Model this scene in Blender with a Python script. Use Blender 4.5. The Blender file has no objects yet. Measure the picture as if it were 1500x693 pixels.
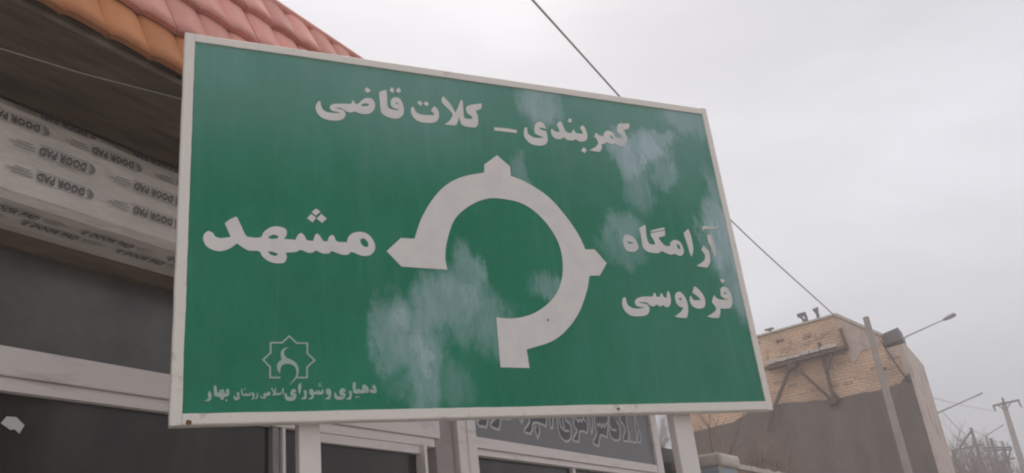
import bpy, bmesh, math, random
from mathutils import Vector, Matrix, noise

SC = bpy.context.scene
COL = SC.collection
R = math.radians

# ---------------------------------------------------------------- camera
cd = bpy.data.cameras.new('camera'); cam = bpy.data.objects.new('camera', cd); COL.objects.link(cam)
cd.lens = 30.545; cd.sensor_width = 36.0; cd.clip_start = 0.05; cd.clip_end = 3000
M = Matrix(((0.91091983, -0.06051392, -0.40812147), (-0.39798623, -0.38967116, -0.83051993), (-0.10877515, 0.91896379, -0.37904289)))
cam.matrix_world = Matrix.Translation((0, 0, 1.6)) @ M.to_4x4()
SC.camera = cam
SC.view_settings.view_transform = 'Standard'; SC.view_settings.look = 'None'
SC.view_settings.gamma = 1.0; SC.view_settings.exposure = 0.15
SC.cycles.filter_width = 2.1          # the phone picture is soft
SC.cycles.max_bounces = 8; SC.cycles.volume_bounces = 0

# ---------------------------------------------------------------- overcast sky and weak hidden sun
SUN_AZ, SUN_EL = R(62.0), R(46.0)     # azimuth counted from +X towards +Y
w = bpy.data.worlds.new('World'); SC.world = w; w.use_nodes = True
nt = w.node_tree; nt.nodes.clear()
def N(t, **k):
    n = nt.nodes.new(t)
    for a, b in k.items(): setattr(n, a, b)
    return n
out = N('ShaderNodeOutputWorld'); mixs = N('ShaderNodeMixShader')
sky = N('ShaderNodeTexSky', sky_type='NISHITA'); sky.sun_disc = False
sky.sun_elevation = SUN_EL; sky.sun_rotation = R(90) - SUN_AZ; sky.dust_density = 4
bsky = N('ShaderNodeBackground'); bsky.inputs[1].default_value = 0.08
nt.links.new(sky.outputs[0], bsky.inputs[0])
tc = N('ShaderNodeTexCoord')
dot = N('ShaderNodeVectorMath', operation='DOT_PRODUCT')
dot.inputs[1].default_value = (math.cos(SUN_EL)*math.cos(SUN_AZ), math.cos(SUN_EL)*math.sin(SUN_AZ), math.sin(SUN_EL))
nt.links.new(tc.outputs['Generated'], dot.inputs[0])
mp = N('ShaderNodeMapping'); mp.inputs['Scale'].default_value = (1.3, 1.3, 3.6); mp.inputs['Location'].default_value = (0.35, 0.1, 0.6)
nt.links.new(tc.outputs['Generated'], mp.inputs[0])
no = N('ShaderNodeTexNoise'); no.inputs['Scale'].default_value = 1.7; no.inputs['Detail'].default_value = 5; no.inputs['Roughness'].default_value = 0.5
no.inputs['Distortion'].default_value = 0.6
nt.links.new(mp.outputs[0], no.inputs['Vector'])
glow = N('ShaderNodeMapRange', interpolation_type='SMOOTHSTEP')
glow.inputs[1].default_value = 0.55; glow.inputs[2].default_value = 1.0; glow.inputs[3].default_value = 0.0; glow.inputs[4].default_value = 0.03
nt.links.new(dot.outputs['Value'], glow.inputs[0])
cl = N('ShaderNodeMapRange'); cl.inputs[1].default_value = 0.3; cl.inputs[2].default_value = 0.7; cl.inputs[3].default_value = -0.075; cl.inputs[4].default_value = 0.075
nt.links.new(no.outputs['Fac'], cl.inputs[0])
sep = N('ShaderNodeSeparateXYZ'); nt.links.new(tc.outputs['Generated'], sep.inputs[0])
cie = N('ShaderNodeValToRGB'); cr_ = cie.color_ramp            # overcast sky: dull at the horizon, brightest overhead
cr_.elements[0].position = 0.0; cr_.elements[0].color = (.60,)*3+(1,); cr_.elements[1].position = 1.0; cr_.elements[1].color = (1.15,)*3+(1,)
for p_, v_ in ((.10, .58), (.20, .67), (.34, .745), (.55, .73)):
    e_ = cr_.elements.new(p_); e_.color = (v_, v_, v_, 1)
nt.links.new(sep.outputs[2], cie.inputs[0])
ad0 = N('ShaderNodeMath', operation='ADD'); nt.links.new(glow.outputs[0], ad0.inputs[0]); nt.links.new(cie.outputs[0], ad0.inputs[1])
ad = N('ShaderNodeMath', operation='ADD'); nt.links.new(ad0.outputs[0], ad.inputs[0]); nt.links.new(cl.outputs[0], ad.inputs[1])
tint = N('ShaderNodeMix', data_type='RGBA', blend_type='MULTIPLY'); tint.inputs[0].default_value = 1
nt.links.new(ad.outputs[0], tint.inputs[6]); tint.inputs[7].default_value = (0.985, 0.975, 1.03, 1)
bcl = N('ShaderNodeBackground'); nt.links.new(tint.outputs[2], bcl.inputs[0])
mixs.inputs[0].default_value = 0.95
nt.links.new(bsky.outputs[0], mixs.inputs[1]); nt.links.new(bcl.outputs[0], mixs.inputs[2]); nt.links.new(mixs.outputs[0], out.inputs[0])

sd = bpy.data.lights.new('sun', 'SUN'); sd.energy = 1.3; sd.angle = R(20); sd.color = (1, 0.95, 0.88)
sun = bpy.data.objects.new('sun', sd); COL.objects.link(sun)
sun.rotation_euler = Vector((math.cos(SUN_EL)*math.cos(SUN_AZ), math.cos(SUN_EL)*math.sin(SUN_AZ), math.sin(SUN_EL))).to_track_quat('Z', 'Y').to_euler()
sun.location = (0, 0, 30)

# ---------------------------------------------------------------- materials
MATS = {}
def mat(name, col, rough=0.6, spec=0.3, var=0.0, vscale=6.0, bump=0.0, bscale=40.0, metal=0.0, stretch=(1, 1, 1), col2=None, c2=(0.45, 0.62), coat=0.0):
    """principled surface; var = lightness variation, col2 = dirt colour mixed in by a noise"""
    m = bpy.data.materials.new(name); m.use_nodes = True; t = m.node_tree
    b = t.nodes['Principled BSDF']; b.inputs['Roughness'].default_value = rough
    b.inputs['Specular IOR Level'].default_value = spec; b.inputs['Metallic'].default_value = metal
    b.inputs['Coat Weight'].default_value = coat
    b.inputs['Base Color'].default_value = (*col, 1)
    c = t.nodes.new('ShaderNodeTexCoord'); mpn = t.nodes.new('ShaderNodeMapping'); mpn.inputs['Scale'].default_value = stretch
    t.links.new(c.outputs['Object'], mpn.inputs[0])
    if var or col2:
        n = t.nodes.new('ShaderNodeTexNoise'); n.inputs['Scale'].default_value = vscale; n.inputs['Detail'].default_value = 6; n.inputs['Roughness'].default_value = 0.62
        t.links.new(mpn.outputs[0], n.inputs['Vector'])
        r = t.nodes.new('ShaderNodeValToRGB')
        if col2:
            r.color_ramp.elements[0].position = c2[0]; r.color_ramp.elements[1].position = c2[1]
            r.color_ramp.elements[0].color = (*col, 1); r.color_ramp.elements[1].color = (*col2, 1)
        else:
            r.color_ramp.elements[0].position = 0.3; r.color_ramp.elements[1].position = 0.7
            r.color_ramp.elements[0].color = (*[x*(1-var) for x in col], 1); r.color_ramp.elements[1].color = (*[min(1, x*(1+var)) for x in col], 1)
        t.links.new(n.outputs['Fac'], r.inputs[0]); t.links.new(r.outputs[0], b.inputs['Base Color'])
    if bump:
        n2 = t.nodes.new('ShaderNodeTexNoise'); n2.inputs['Scale'].default_value = bscale; n2.inputs['Detail'].default_value = 5
        t.links.new(mpn.outputs[0], n2.inputs['Vector'])
        bp = t.nodes.new('ShaderNodeBump'); bp.inputs['Strength'].default_value = bump; bp.inputs['Distance'].default_value = 0.02
        t.links.new(n2.outputs['Fac'], bp.inputs['Height']); t.links.new(bp.outputs[0], b.inputs['Normal'])
    MATS[name] = m
    return m

m_frame = mat('white_sign_paint', (0.86, 0.80, 0.72), 0.5, var=0.07, vscale=9, col2=(0.40, 0.36, 0.30), c2=(0.60, 0.80), bump=0.12, bscale=60)
m_post = mat('white_post_paint', (0.82, 0.76, 0.71), 0.5, var=0.05, vscale=5, bump=0.05)
m_vinyl = mat('white_vinyl', (0.80, 0.745, 0.69), 0.55, var=0.04, vscale=12, col2=(.68, .67, .64), c2=(.5, .75))
m_small = mat('pale_green_vinyl', (0.42, 0.54, 0.47), 0.6, var=0.06, vscale=30)
m_white = mat('white_painted_metal', (0.86, 0.79, 0.745), 0.5, var=0.05, vscale=3, bump=0.05, stretch=(1, 1, 4), col2=(0.5, 0.46, 0.44), c2=(0.55, 0.85))
m_glass = mat('dark_window_glass', (0.035, 0.029, 0.022), 0.12, 0.32, vscale=1.6, bump=0.02, bscale=3, stretch=(1, 1, .5), col2=(.085, .072, .058), c2=(.45, .8))
m_glass2 = mat('dusty_window_glass', (0.07, 0.066, 0.056), 0.2, 0.4, vscale=1.1, stretch=(1, 1, 1.4), col2=(.19, .18, .165), c2=(.36, .72))
m_mirror = mat('reflective_glass', (0.9, 0.9, 0.92), 0.03, 0.5, metal=1.0, bump=0.01, bscale=6)
m_brown = mat('dark_brown_soffit', (0.19, 0.145, 0.10), 0.8, 0.1, var=0.3, vscale=3, bump=0.2, bscale=12, stretch=(1, 6, 6))
m_wall = mat('pinkish_render', (0.40, 0.36, 0.34), 0.9, 0.1, var=0.1, vscale=5, bump=0.2)
m_film = mat('wrapping_film', (0.86, 0.80, 0.72), 0.3, 0.5, var=0.10, vscale=3, bump=0.7, bscale=9, stretch=(1, 2.2, 2.2))
m_print = mat('grey_film_print', (0.19, 0.18, 0.18), 0.5, var=0.15, vscale=30)
m_print2 = mat('pale_film_print', (0.34, 0.31, 0.285), 0.5, var=0.1, vscale=30)
m_tileo = mat('orange_tile', (0.56, 0.235, 0.10), 0.75, 0.12, bump=0.15, bscale=30, vscale=6, col2=(.40, .17, .09), c2=(.5, .8))
m_tilep = mat('faded_pink_tile', (0.74, 0.35, 0.285), 0.72, 0.15, bump=0.15, bscale=30, vscale=6, col2=(.55, .26, .22), c2=(.5, .8))
m_board = mat('grey_shop_board', (0.24, 0.235, 0.24), 0.5, 0.3, var=0.08, vscale=2)
m_boardfill = mat('dark_grey_letter_fill', (0.12, 0.115, 0.125), 0.5)
m_outline = mat('light_grey_letter_outline', (0.56, 0.57, 0.57), 0.5)
m_sticker = mat('white_paper_sticker', (0.7, 0.68, 0.66), 0.7)
m_cable = mat('grey_cable_sheath', (0.34, 0.32, 0.33), 0.6)
m_cabled = mat('black_cable_sheath', (0.05, 0.05, 0.055), 0.6)
m_thin = mat('pale_thin_wire', (0.24, 0.22, 0.18), 0.6)
m_asphalt = mat('asphalt', (0.10, 0.095, 0.09), 0.9, var=0.2, vscale=20, bump=0.4, bscale=200)
m_pave = mat('concrete_paving', (0.42, 0.39, 0.36), 0.9, var=0.12, vscale=8, bump=0.3, bscale=90)
m_earth = mat('dry_earth', (0.34, 0.29, 0.23), 0.95, var=0.2, vscale=0.3, bump=0.5, bscale=5)
m_darkplaster = mat('dark_cement_render', (0.18, 0.14, 0.115), 0.95, 0.1, bump=0.6, bscale=9, vscale=1.6, stretch=(1, 1.3, .55), col2=(0.27, 0.215, 0.175), c2=(0.38, 0.78))
m_plaster = mat('pale_pink_plaster', (0.60, 0.48, 0.40), 0.9, 0.1, var=0.1, vscale=2.5, bump=0.3, bscale=12, col2=(0.36, 0.27, 0.21), c2=(0.5, 0.75))
m_white2 = mat('whitewashed_plaster', (0.68, 0.57, 0.50), 0.9, 0.1, var=0.1, vscale=1.2, bump=0.3, bscale=12, col2=(0.40, 0.26, 0.19), c2=(0.5, 0.72))
m_brickd = mat('weathered_brick', (0.52, 0.36, 0.26), 0.95, 0.1, var=0.2, vscale=9)
m_brickl = mat('pale_brick', (0.68, 0.50, 0.36), 0.95, 0.1, var=0.15, vscale=9)
m_steel = mat('rusty_steel', (0.17, 0.105, 0.075), 0.8, 0.2, var=0.25, vscale=8)
m_slab = mat('pale_concrete', (0.60, 0.53, 0.46), 0.9, 0.1, var=0.15, vscale=7, bump=0.3)
m_sheet = mat('grey_sheet_metal', (0.20, 0.18, 0.175), 0.6, 0.3, var=0.1, vscale=3)
m_concrete = mat('pole_concrete', (0.40, 0.34, 0.30), 0.9, 0.1, var=0.12, vscale=3, bump=0.3, bscale=30)
m_mud = mat('rough_pinkish_masonry', (0.34, 0.24, 0.19), 0.95, 0.1, var=0.2, vscale=5, bump=0.8, bscale=14, col2=(0.45, 0.37, 0.31), c2=(0.45, 0.7))
m_coping = mat('pale_coping', (0.50, 0.44, 0.39), 0.95, 0.1, var=0.15, vscale=8, bump=0.6, bscale=20, col2=(0.34, 0.28, 0.23), c2=(0.5, 0.72))
m_blue = mat('flaking_blue_paint', (0.28, 0.42, 0.52), 0.8, 0.2, col2=(0.42, 0.38, 0.33), c2=(0.42, 0.62), vscale=7, bump=0.3)
m_bark = mat('bare_bark', (0.15, 0.10, 0.075), 0.95, 0.1, var=0.25, vscale=9)
m_twig = mat('dry_twig', (0.26, 0.18, 0.13), 0.95, 0.1, var=0.25, vscale=9)
m_galv = mat('galvanised_steel', (0.30, 0.285, 0.28), 0.6, 0.3, var=0.1, vscale=4)
m_farsteel = mat('weathered_gantry_steel', (0.13, 0.115, 0.11), 0.7, 0.2, var=0.1)
m_porc = mat('porcelain', (0.55, 0.52, 0.50), 0.3, 0.5)
m_leafdry = mat('dusty_evergreen_leaf', (0.10, 0.10, 0.075), 0.9, 0.1, var=0.35, vscale=1.5)

def vary(m, lo, hi):
    t = m.node_tree; b = t.nodes['Principled BSDF']; src = b.inputs['Base Color'].links[0].from_socket
    oi = t.nodes.new('ShaderNodeObjectInfo'); mr = t.nodes.new('ShaderNodeMapRange'); mr.inputs[3].default_value = lo; mr.inputs[4].default_value = hi
    t.links.new(oi.outputs['Random'], mr.inputs[0]); mx = t.nodes.new('ShaderNodeVectorMath'); mx.operation = 'SCALE'
    t.links.new(src, mx.inputs[0]); t.links.new(mr.outputs[0], mx.inputs['Scale']); t.links.new(mx.outputs[0], b.inputs['Base Color'])
vary(m_tileo, .86, 1.1); vary(m_tilep, .86, 1.1)

def brick_mat():
    m = bpy.data.materials.new('yellow_brick'); m.use_nodes = True; t = m.node_tree; b = t.nodes['Principled BSDF']
    b.inputs['Roughness'].default_value = 0.95; b.inputs['Specular IOR Level'].default_value = 0.1
    c = t.nodes.new('ShaderNodeTexCoord'); sp = t.nodes.new('ShaderNodeSeparateXYZ'); cb = t.nodes.new('ShaderNodeCombineXYZ')
    add = t.nodes.new('ShaderNodeMath'); add.operation = 'ADD'
    t.links.new(c.outputs['Object'], sp.inputs[0]); t.links.new(sp.outputs[0], add.inputs[0]); t.links.new(sp.outputs[1], add.inputs[1])
    t.links.new(add.outputs[0], cb.inputs[0]); t.links.new(sp.outputs[2], cb.inputs[1])
    br = t.nodes.new('ShaderNodeTexBrick'); br.inputs['Scale'].default_value = 1.0
    br.inputs['Brick Width'].default_value = 0.23; br.inputs['Row Height'].default_value = 0.078; br.inputs['Mortar Size'].default_value = 0.011
    br.inputs['Color1'].default_value = (0.82, 0.58, 0.39, 1); br.inputs['Color2'].default_value = (0.72, 0.49, 0.32, 1); br.inputs['Mortar'].default_value = (0.54, 0.41, 0.31, 1)
    t.links.new(cb.outputs[0], br.inputs['Vector'])
    n = t.nodes.new('ShaderNodeTexNoise'); n.inputs['Scale'].default_value = 0.9; n.inputs['Detail'].default_value = 6
    t.links.new(c.outputs['Object'], n.inputs['Vector'])
    r = t.nodes.new('ShaderNodeValToRGB'); r.color_ramp.elements[0].position = 0.35; r.color_ramp.elements[1].position = 0.68
    r.color_ramp.elements[0].color = (0.80, 0.78, 0.78, 1); r.color_ramp.elements[1].color = (1.12, 1.08, 1.05, 1)
    t.links.new(n.outputs['Fac'], r.inputs[0])
    mx = t.nodes.new('ShaderNodeMix'); mx.data_type = 'RGBA'; mx.blend_type = 'MULTIPLY'; mx.inputs[0].default_value = 1
    t.links.new(br.outputs['Color'], mx.inputs[6]); t.links.new(r.outputs[0], mx.inputs[7]); t.links.new(mx.outputs[2], b.inputs['Base Color'])
    bp = t.nodes.new('ShaderNodeBump'); bp.inputs['Strength'].default_value = 0.8; bp.inputs['Distance'].default_value = 0.02; bp.invert = True
    t.links.new(br.outputs['Fac'], bp.inputs['Height']); t.links.new(bp.outputs[0], b.inputs['Normal'])
    return m
m_brick = brick_mat()

# worn green face of the sign: bleached, scrubbed patches given in metres on the sign (x, z, half width, half height, strength)
PATCHES = [(1.13, 2.68, .17, .20, .62), (1.19, 2.55, .10, .28, .55), (1.32, 2.83, .17, .16, .62), (1.42, 2.93, .08, .18, .50), (1.46, 2.74, .18, .17, .42),
           (1.03, 2.66, .08, .20, .5), (1.85, 2.89, .15, .075, .42), (1.92, 3.93, .15, .16, .55), (2.38, 3.66, .09, .20, .62), (2.43, 3.52, .12, .20, .42),
           (2.56, 3.73, .13, .11, .62), (2.62, 3.58, .08, .12, .40), (2.62, 3.80, .13, .05, .45), (2.31, 3.21, .13, .13, .50), (2.30, 3.12, .17, .10, .30),
           (2.92, 3.22, .15, .26, .78), (2.95, 2.98, .09, .25, .55), (2.93, 3.42, .07, .22, .45), (1.76, 3.48, .07, .13, .32), (2.84, 3.97, .18, .13, .40), (1.22, 2.44, .20, .12, .25)]
PATCHES += [(1.185, 2.60, .045, .16, .82), (1.11, 2.74, .07, .07, .80), (1.40, 2.86, .05, .07, .70), (2.46, 3.62, .05, .10, .66), (2.42, 3.72, .05, .06, .70), (2.90, 3.26, .05, .14, .85), (1.50, 2.70, .08, .06, .5), (2.63, 3.74, .05, .05, .72)]
def wear_nodes(t):
    """scrubbed and bleached patches with streaky broken edges, as a 0..1 factor over the sign"""
    def nn(ty, **k):
        n = t.nodes.new(ty)
        for a, q in k.items(): setattr(n, a, q)
        return n
    c = nn('ShaderNodeTexCoord'); L = t.links.new
    mpw = nn('ShaderNodeMapping'); L(c.outputs['Object'], mpw.inputs[0]); mpw.vector_type = 'POINT'
    def noi(scale, stretch, det=5, rough=.6):
        mpn = nn('ShaderNodeMapping'); mpn.inputs['Scale'].default_value = stretch; L(c.outputs['Object'], mpn.inputs[0])
        n = nn('ShaderNodeTexNoise'); n.inputs['Scale'].default_value = scale; n.inputs['Detail'].default_value = det; n.inputs['Roughness'].default_value = rough
        L(mpn.outputs[0], n.inputs['Vector']); return n
    n1 = noi(5.5, (1.6, 1, 0.8), 8, .72)
    sub = nn('ShaderNodeVectorMath', operation='SUBTRACT'); L(n1.outputs['Color'], sub.inputs[0]); sub.inputs[1].default_value = (.5, .5, .5)
    sc = nn('ShaderNodeVectorMath', operation='SCALE'); sc.inputs['Scale'].default_value = 0.30; L(sub.outputs[0], sc.inputs[0])
    pw = nn('ShaderNodeVectorMath', operation='ADD'); L(c.outputs['Object'], pw.inputs[0]); L(sc.outputs[0], pw.inputs[1])
    last = None
    for x, z, rx, rz, s in PATCHES:
        d = nn('ShaderNodeVectorMath', operation='SUBTRACT'); L(pw.outputs[0], d.inputs[0]); d.inputs[1].default_value = (x, 0, z)
        e = nn('ShaderNodeVectorMath', operation='MULTIPLY'); L(d.outputs[0], e.inputs[0]); e.inputs[1].default_value = (1/rx, 0, 1/rz)
        l = nn('ShaderNodeVectorMath', operation='LENGTH'); L(e.outputs[0], l.inputs[0])
        r = nn('ShaderNodeMapRange', interpolation_type='SMOOTHSTEP'); L(l.outputs['Value'], r.inputs[0])
        r.inputs[1].default_value = 1.32; r.inputs[2].default_value = .50; r.inputs[3].default_value = 0; r.inputs[4].default_value = s
        if last is None: last = r.outputs[0]
        else:
            q = nn('ShaderNodeMath', operation='SMOOTH_MAX'); q.inputs[2].default_value = .1
            L(last, q.inputs[0]); L(r.outputs[0], q.inputs[1]); last = q.outputs[0]
    st = noi(7, (2.4, 1, .6), 7, .74)
    r2 = nn('ShaderNodeMapRange'); L(st.outputs['Fac'], r2.inputs[0]); r2.inputs[1].default_value = .34; r2.inputs[2].default_value = .66; r2.inputs[3].default_value = .68; r2.inputs[4].default_value = 1.2
    f1 = nn('ShaderNodeMath', operation='MULTIPLY'); L(last, f1.inputs[0]); L(r2.outputs[0], f1.inputs[1])
    return nn, noi, c, f1.outputs[0]
def sign_green():
    m = bpy.data.materials.new('worn_veiled_green_sheet'); m.use_nodes = True; t = m.node_tree; b = t.nodes['Principled BSDF']; L = t.links.new
    b.inputs['Roughness'].default_value = 0.45; b.inputs['Specular IOR Level'].default_value = 0.05
    nn, noi, c, f1 = wear_nodes(t)
    sx = nn('ShaderNodeSeparateXYZ'); L(c.outputs['Object'], sx.inputs[0])
    veil_n = noi(1.6, (1, 1, .8), 5, .55)
    up = nn('ShaderNodeMapRange', interpolation_type='SMOOTHSTEP'); L(sx.outputs[2], up.inputs[0]); up.inputs[1].default_value = 3.2; up.inputs[2].default_value = 4.15; up.inputs[3].default_value = .0; up.inputs[4].default_value = .32  # lens veil painted into the green, paler towards the top
    rt = nn('ShaderNodeMapRange', interpolation_type='SMOOTHSTEP'); L(sx.outputs[0], rt.inputs[0]); rt.inputs[1].default_value = 1.5; rt.inputs[2].default_value = 3.0; rt.inputs[3].default_value = 0; rt.inputs[4].default_value = .10  # the same painted veil, rising towards the right edge
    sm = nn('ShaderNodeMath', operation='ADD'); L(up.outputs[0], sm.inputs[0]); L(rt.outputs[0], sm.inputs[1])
    cr = nn('ShaderNodeMapRange'); L(veil_n.outputs['Fac'], cr.inputs[0]); cr.inputs[1].default_value = .3; cr.inputs[2].default_value = .7; cr.inputs[3].default_value = .6; cr.inputs[4].default_value = 1.35
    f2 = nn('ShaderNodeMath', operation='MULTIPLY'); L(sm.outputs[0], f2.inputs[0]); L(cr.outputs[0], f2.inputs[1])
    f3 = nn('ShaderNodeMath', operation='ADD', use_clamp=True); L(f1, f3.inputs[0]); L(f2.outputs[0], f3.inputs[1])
    # faint run marks of dust and fine scratches
    dr = noi(26, (1, 1, .05), 4, .65); d2 = nn('ShaderNodeMapRange'); L(dr.outputs['Fac'], d2.inputs[0]); d2.inputs[1].default_value = .52; d2.inputs[2].default_value = .75; d2.inputs[3].default_value = 0; d2.inputs[4].default_value = .05
    f4 = nn('ShaderNodeMath', operation='ADD', use_clamp=True); L(f3.outputs[0], f4.inputs[0]); L(d2.outputs[0], f4.inputs[1])
    mott = noi(3.0, (1, 1, 1), 7, .68)
    rr = nn('ShaderNodeValToRGB'); rr.color_ramp.elements[0].position = .32; rr.color_ramp.elements[1].position = .7
    rr.color_ramp.elements[0].color = (.0, .19, .088, 1); rr.color_ramp.elements[1].color = (.006, .24, .122, 1)
    L(mott.outputs['Fac'], rr.inputs[0])
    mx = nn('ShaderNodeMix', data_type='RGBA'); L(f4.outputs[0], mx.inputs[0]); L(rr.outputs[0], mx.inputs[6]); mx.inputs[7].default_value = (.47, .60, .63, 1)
    L(mx.outputs[2], b.inputs['Base Color'])
    bn = noi(2.2, (1, 1, 1), 2); bp = nn('ShaderNodeBump'); bp.inputs['Strength'].default_value = .12; bp.inputs['Distance'].default_value = .02
    L(bn.outputs['Fac'], bp.inputs['Height']); L(bp.outputs[0], b.inputs['Normal'])
    return m
def sign_vinyl():
    m = bpy.data.materials.new('worn_white_vinyl'); m.use_nodes = True; t = m.node_tree; b = t.nodes['Principled BSDF']; L = t.links.new
    b.inputs['Roughness'].default_value = 0.55; b.inputs['Specular IOR Level'].default_value = 0.2
    nn, noi, c, f1 = wear_nodes(t)
    g = noi(9, (1, 1, 1), 6, .65); rr = nn('ShaderNodeValToRGB'); rr.color_ramp.elements[0].position = .35; rr.color_ramp.elements[1].position = .75
    rr.color_ramp.elements[0].color = (.84, .79, .74, 1); rr.color_ramp.elements[1].color = (.72, .71, .67, 1); L(g.outputs['Fac'], rr.inputs[0])
    k = nn('ShaderNodeMapRange'); L(f1, k.inputs[0]); k.inputs[1].default_value = .25; k.inputs[2].default_value = .85; k.inputs[3].default_value = 0; k.inputs[4].default_value = .62
    sx = nn('ShaderNodeSeparateXYZ'); L(c.outputs['Object'], sx.inputs[0])
    rt = nn('ShaderNodeMapRange'); L(sx.outputs[0], rt.inputs[0]); rt.inputs[1].default_value = 1.95; rt.inputs[2].default_value = 2.3    # the symbol itself was scrubbed clean
    k2 = nn('ShaderNodeMath', operation='MULTIPLY'); L(k.outputs[0], k2.inputs[0]); L(rt.outputs[0], k2.inputs[1])
    mx = nn('ShaderNodeMix', data_type='RGBA'); L(k2.outputs[0], mx.inputs[0]); L(rr.outputs[0], mx.inputs[6]); mx.inputs[7].default_value = (.38, .47, .48, 1)
    L(mx.outputs[2], b.inputs['Base Color']); return m
m_vinyl = sign_vinyl()
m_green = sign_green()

# ---------------------------------------------------------------- builders
PH = R(35.2)                                     # the street and the shop front run this way
U = Vector((math.cos(PH), math.sin(PH), 0)); NV = Vector((-math.sin(PH), math.cos(PH), 0))
def W(s, d, z): return U*s + NV*d + Vector((0, 0, z))

def thing(name, label, cat, o=(0, 0, 0), group=None, rot=PH, world=False):
    e = bpy.data.objects.new(name, None); COL.objects.link(e)
    e.empty_display_size = 0.2
    e.location = Vector(o) if world else W(*o); e.rotation_euler = (0, 0, rot)
    e['label'] = label; e['category'] = cat
    if group: e['group'] = group
    e['_o'] = list(o)
    return e
def tag(o, label, cat, group=None):
    o['label'] = label; o['category'] = cat
    if group: o['group'] = group
    return o

class MB:
    """a mesh gathered from boxes, tubes and slabs"""
    def __init__(s): s.v = []; s.f = []
    def quadbox(s, c):                           # eight corners, bottom four then top four
        n = len(s.v); s.v += [tuple(p) for p in c]
        s.f += [tuple(n+i for i in q) for q in ((0, 3, 2, 1), (4, 5, 6, 7), (0, 1, 5, 4), (1, 2, 6, 5), (2, 3, 7, 6), (3, 0, 4, 7))]
        return s
    def box(s, x0, x1, y0, y1, z0, z1):
        return s.quadbox([(x0, y0, z0), (x1, y0, z0), (x1, y1, z0), (x0, y1, z0), (x0, y0, z1), (x1, y0, z1), (x1, y1, z1), (x0, y1, z1)])
    def tube(s, P, r, n=6, cap=True):
        P = [Vector(p) for p in P]; rs = r if isinstance(r, (list, tuple)) else [r]*len(P)
        base = len(s.v); ref = None
        for i, p in enumerate(P):
            t = (P[min(i+1, len(P)-1)] - P[max(i-1, 0)]).normalized()
            if ref is None:
                ref = t.cross(Vector((0, 0, 1)));
                if ref.length < .1: ref = t.cross(Vector((1, 0, 0)))
            a = (ref - t*ref.dot(t)).normalized(); ref = a; b = t.cross(a)
            for k in range(n):
                q = p + (a*math.cos(k*2*math.pi/n) + b*math.sin(k*2*math.pi/n))*rs[i]
                s.v.append(tuple(q))
        for i in range(len(P)-1):
            for k in range(n):
                s.f.append((base+i*n+k, base+i*n+(k+1) % n, base+(i+1)*n+(k+1) % n, base+(i+1)*n+k))
        if cap:
            s.f.append(tuple(base+k for k in range(n))[::-1]); s.f.append(tuple(base+(len(P)-1)*n+k for k in range(n)))
        return s
    def bar(s, a, b, wd, dp):                     # square bar from a to b
        a, b = Vector(a), Vector(b); t = (b-a).normalized()
        x = t.cross(Vector((1, 0, 0)));
        if x.length < .1: x = t.cross(Vector((0, 1, 0)))
        x.normalize(); y = t.cross(x)
        c = [a + x*i*wd/2 + y*j*dp/2 for i, j in ((-1, -1), (1, -1), (1, 1), (-1, 1))] + [b + x*i*wd/2 + y*j*dp/2 for i, j in ((-1, -1), (1, -1), (1, 1), (-1, 1))]
        return s.quadbox(c)
    def slab(s, P, x0, x1):                       # outline in the (y, z) plane with thickness along x
        n = len(P); b = len(s.v)
        s.v += [(x0, y, z) for y, z in P] + [(x1, y, z) for y, z in P]
        s.f.append(tuple(range(b, b+n))[::-1]); s.f.append(tuple(range(b+n, b+2*n)))
        for i in range(n): j = (i+1) % n; s.f.append((b+i, b+j, b+n+j, b+n+i))
        return s
    def build(s, name, m, parent=None, o=None, bevel=0.0, smooth=False):
        me = bpy.data.meshes.new(name)
        off = Vector((0, 0, 0))
        if parent is not None: off = root_o(parent)
        elif o is not None: off = Vector(o)
        me.from_pydata([tuple(Vector(p)-off) for p in s.v], [], s.f); me.materials.append(m)
        bm = bmesh.new(); bm.from_mesh(me); bmesh.ops.recalc_face_normals(bm, faces=bm.faces)
        if bevel: bmesh.ops.bevel(bm, geom=bm.edges[:], offset=bevel, segments=2, affect='EDGES', profile=.6)
        bm.to_mesh(me); bm.free()
        if smooth:
            for p in me.polygons: p.use_smooth = True
        ob = bpy.data.objects.new(name, me); COL.objects.link(ob)
        if parent is not None: ob.parent = parent
        elif o is not None: ob.location = W(*o); ob.rotation_euler = (0, 0, PH)
        return ob
def root_o(p):
    while p.parent is not None: p = p.parent
    return Vector(p['_o']) if '_o' in p else Vector((0, 0, 0))
def struct(ob): ob['kind'] = 'structure'; return ob

def parse(s): return [tuple(int(a)/2000 for a in p.split(',')) for p in s.split()]
def area(P): return sum(P[i-1][0]*P[i][1]-P[i][0]*P[i-1][1] for i in range(len(P)))/2
def flat_mesh(name, contours, thick):
    """filled outlines with holes in the x-z plane, front at y = 0, back at y = +thick"""
    cu = bpy.data.curves.new(name, 'CURVE'); cu.dimensions = '2D'; cu.fill_mode = 'BOTH'; cu.extrude = thick/2
    for P in contours:
        sp = cu.splines.new('POLY'); sp.points.add(len(P)-1); sp.use_cyclic_u = True
        for i, (a, b) in enumerate(P): sp.points[i].co = (a, b, 0, 1)
    ob = bpy.data.objects.new(name, cu); me = bpy.data.meshes.new_from_object(ob)
    me.transform(Matrix(((1, 0, 0, 0), (0, 0, -1, thick/2), (0, 1, 0, 0), (0, 0, 0, 1))))
    bpy.data.objects.remove(ob); bpy.data.curves.remove(cu); me.name = name
    return me
def mesh_object(name, me, m, parent, loc=(0, 0, 0)):
    me.materials.clear(); me.materials.append(m)
    o = bpy.data.objects.new(name, me); COL.objects.link(o); o.parent = parent; o.location = loc
    return o
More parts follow.
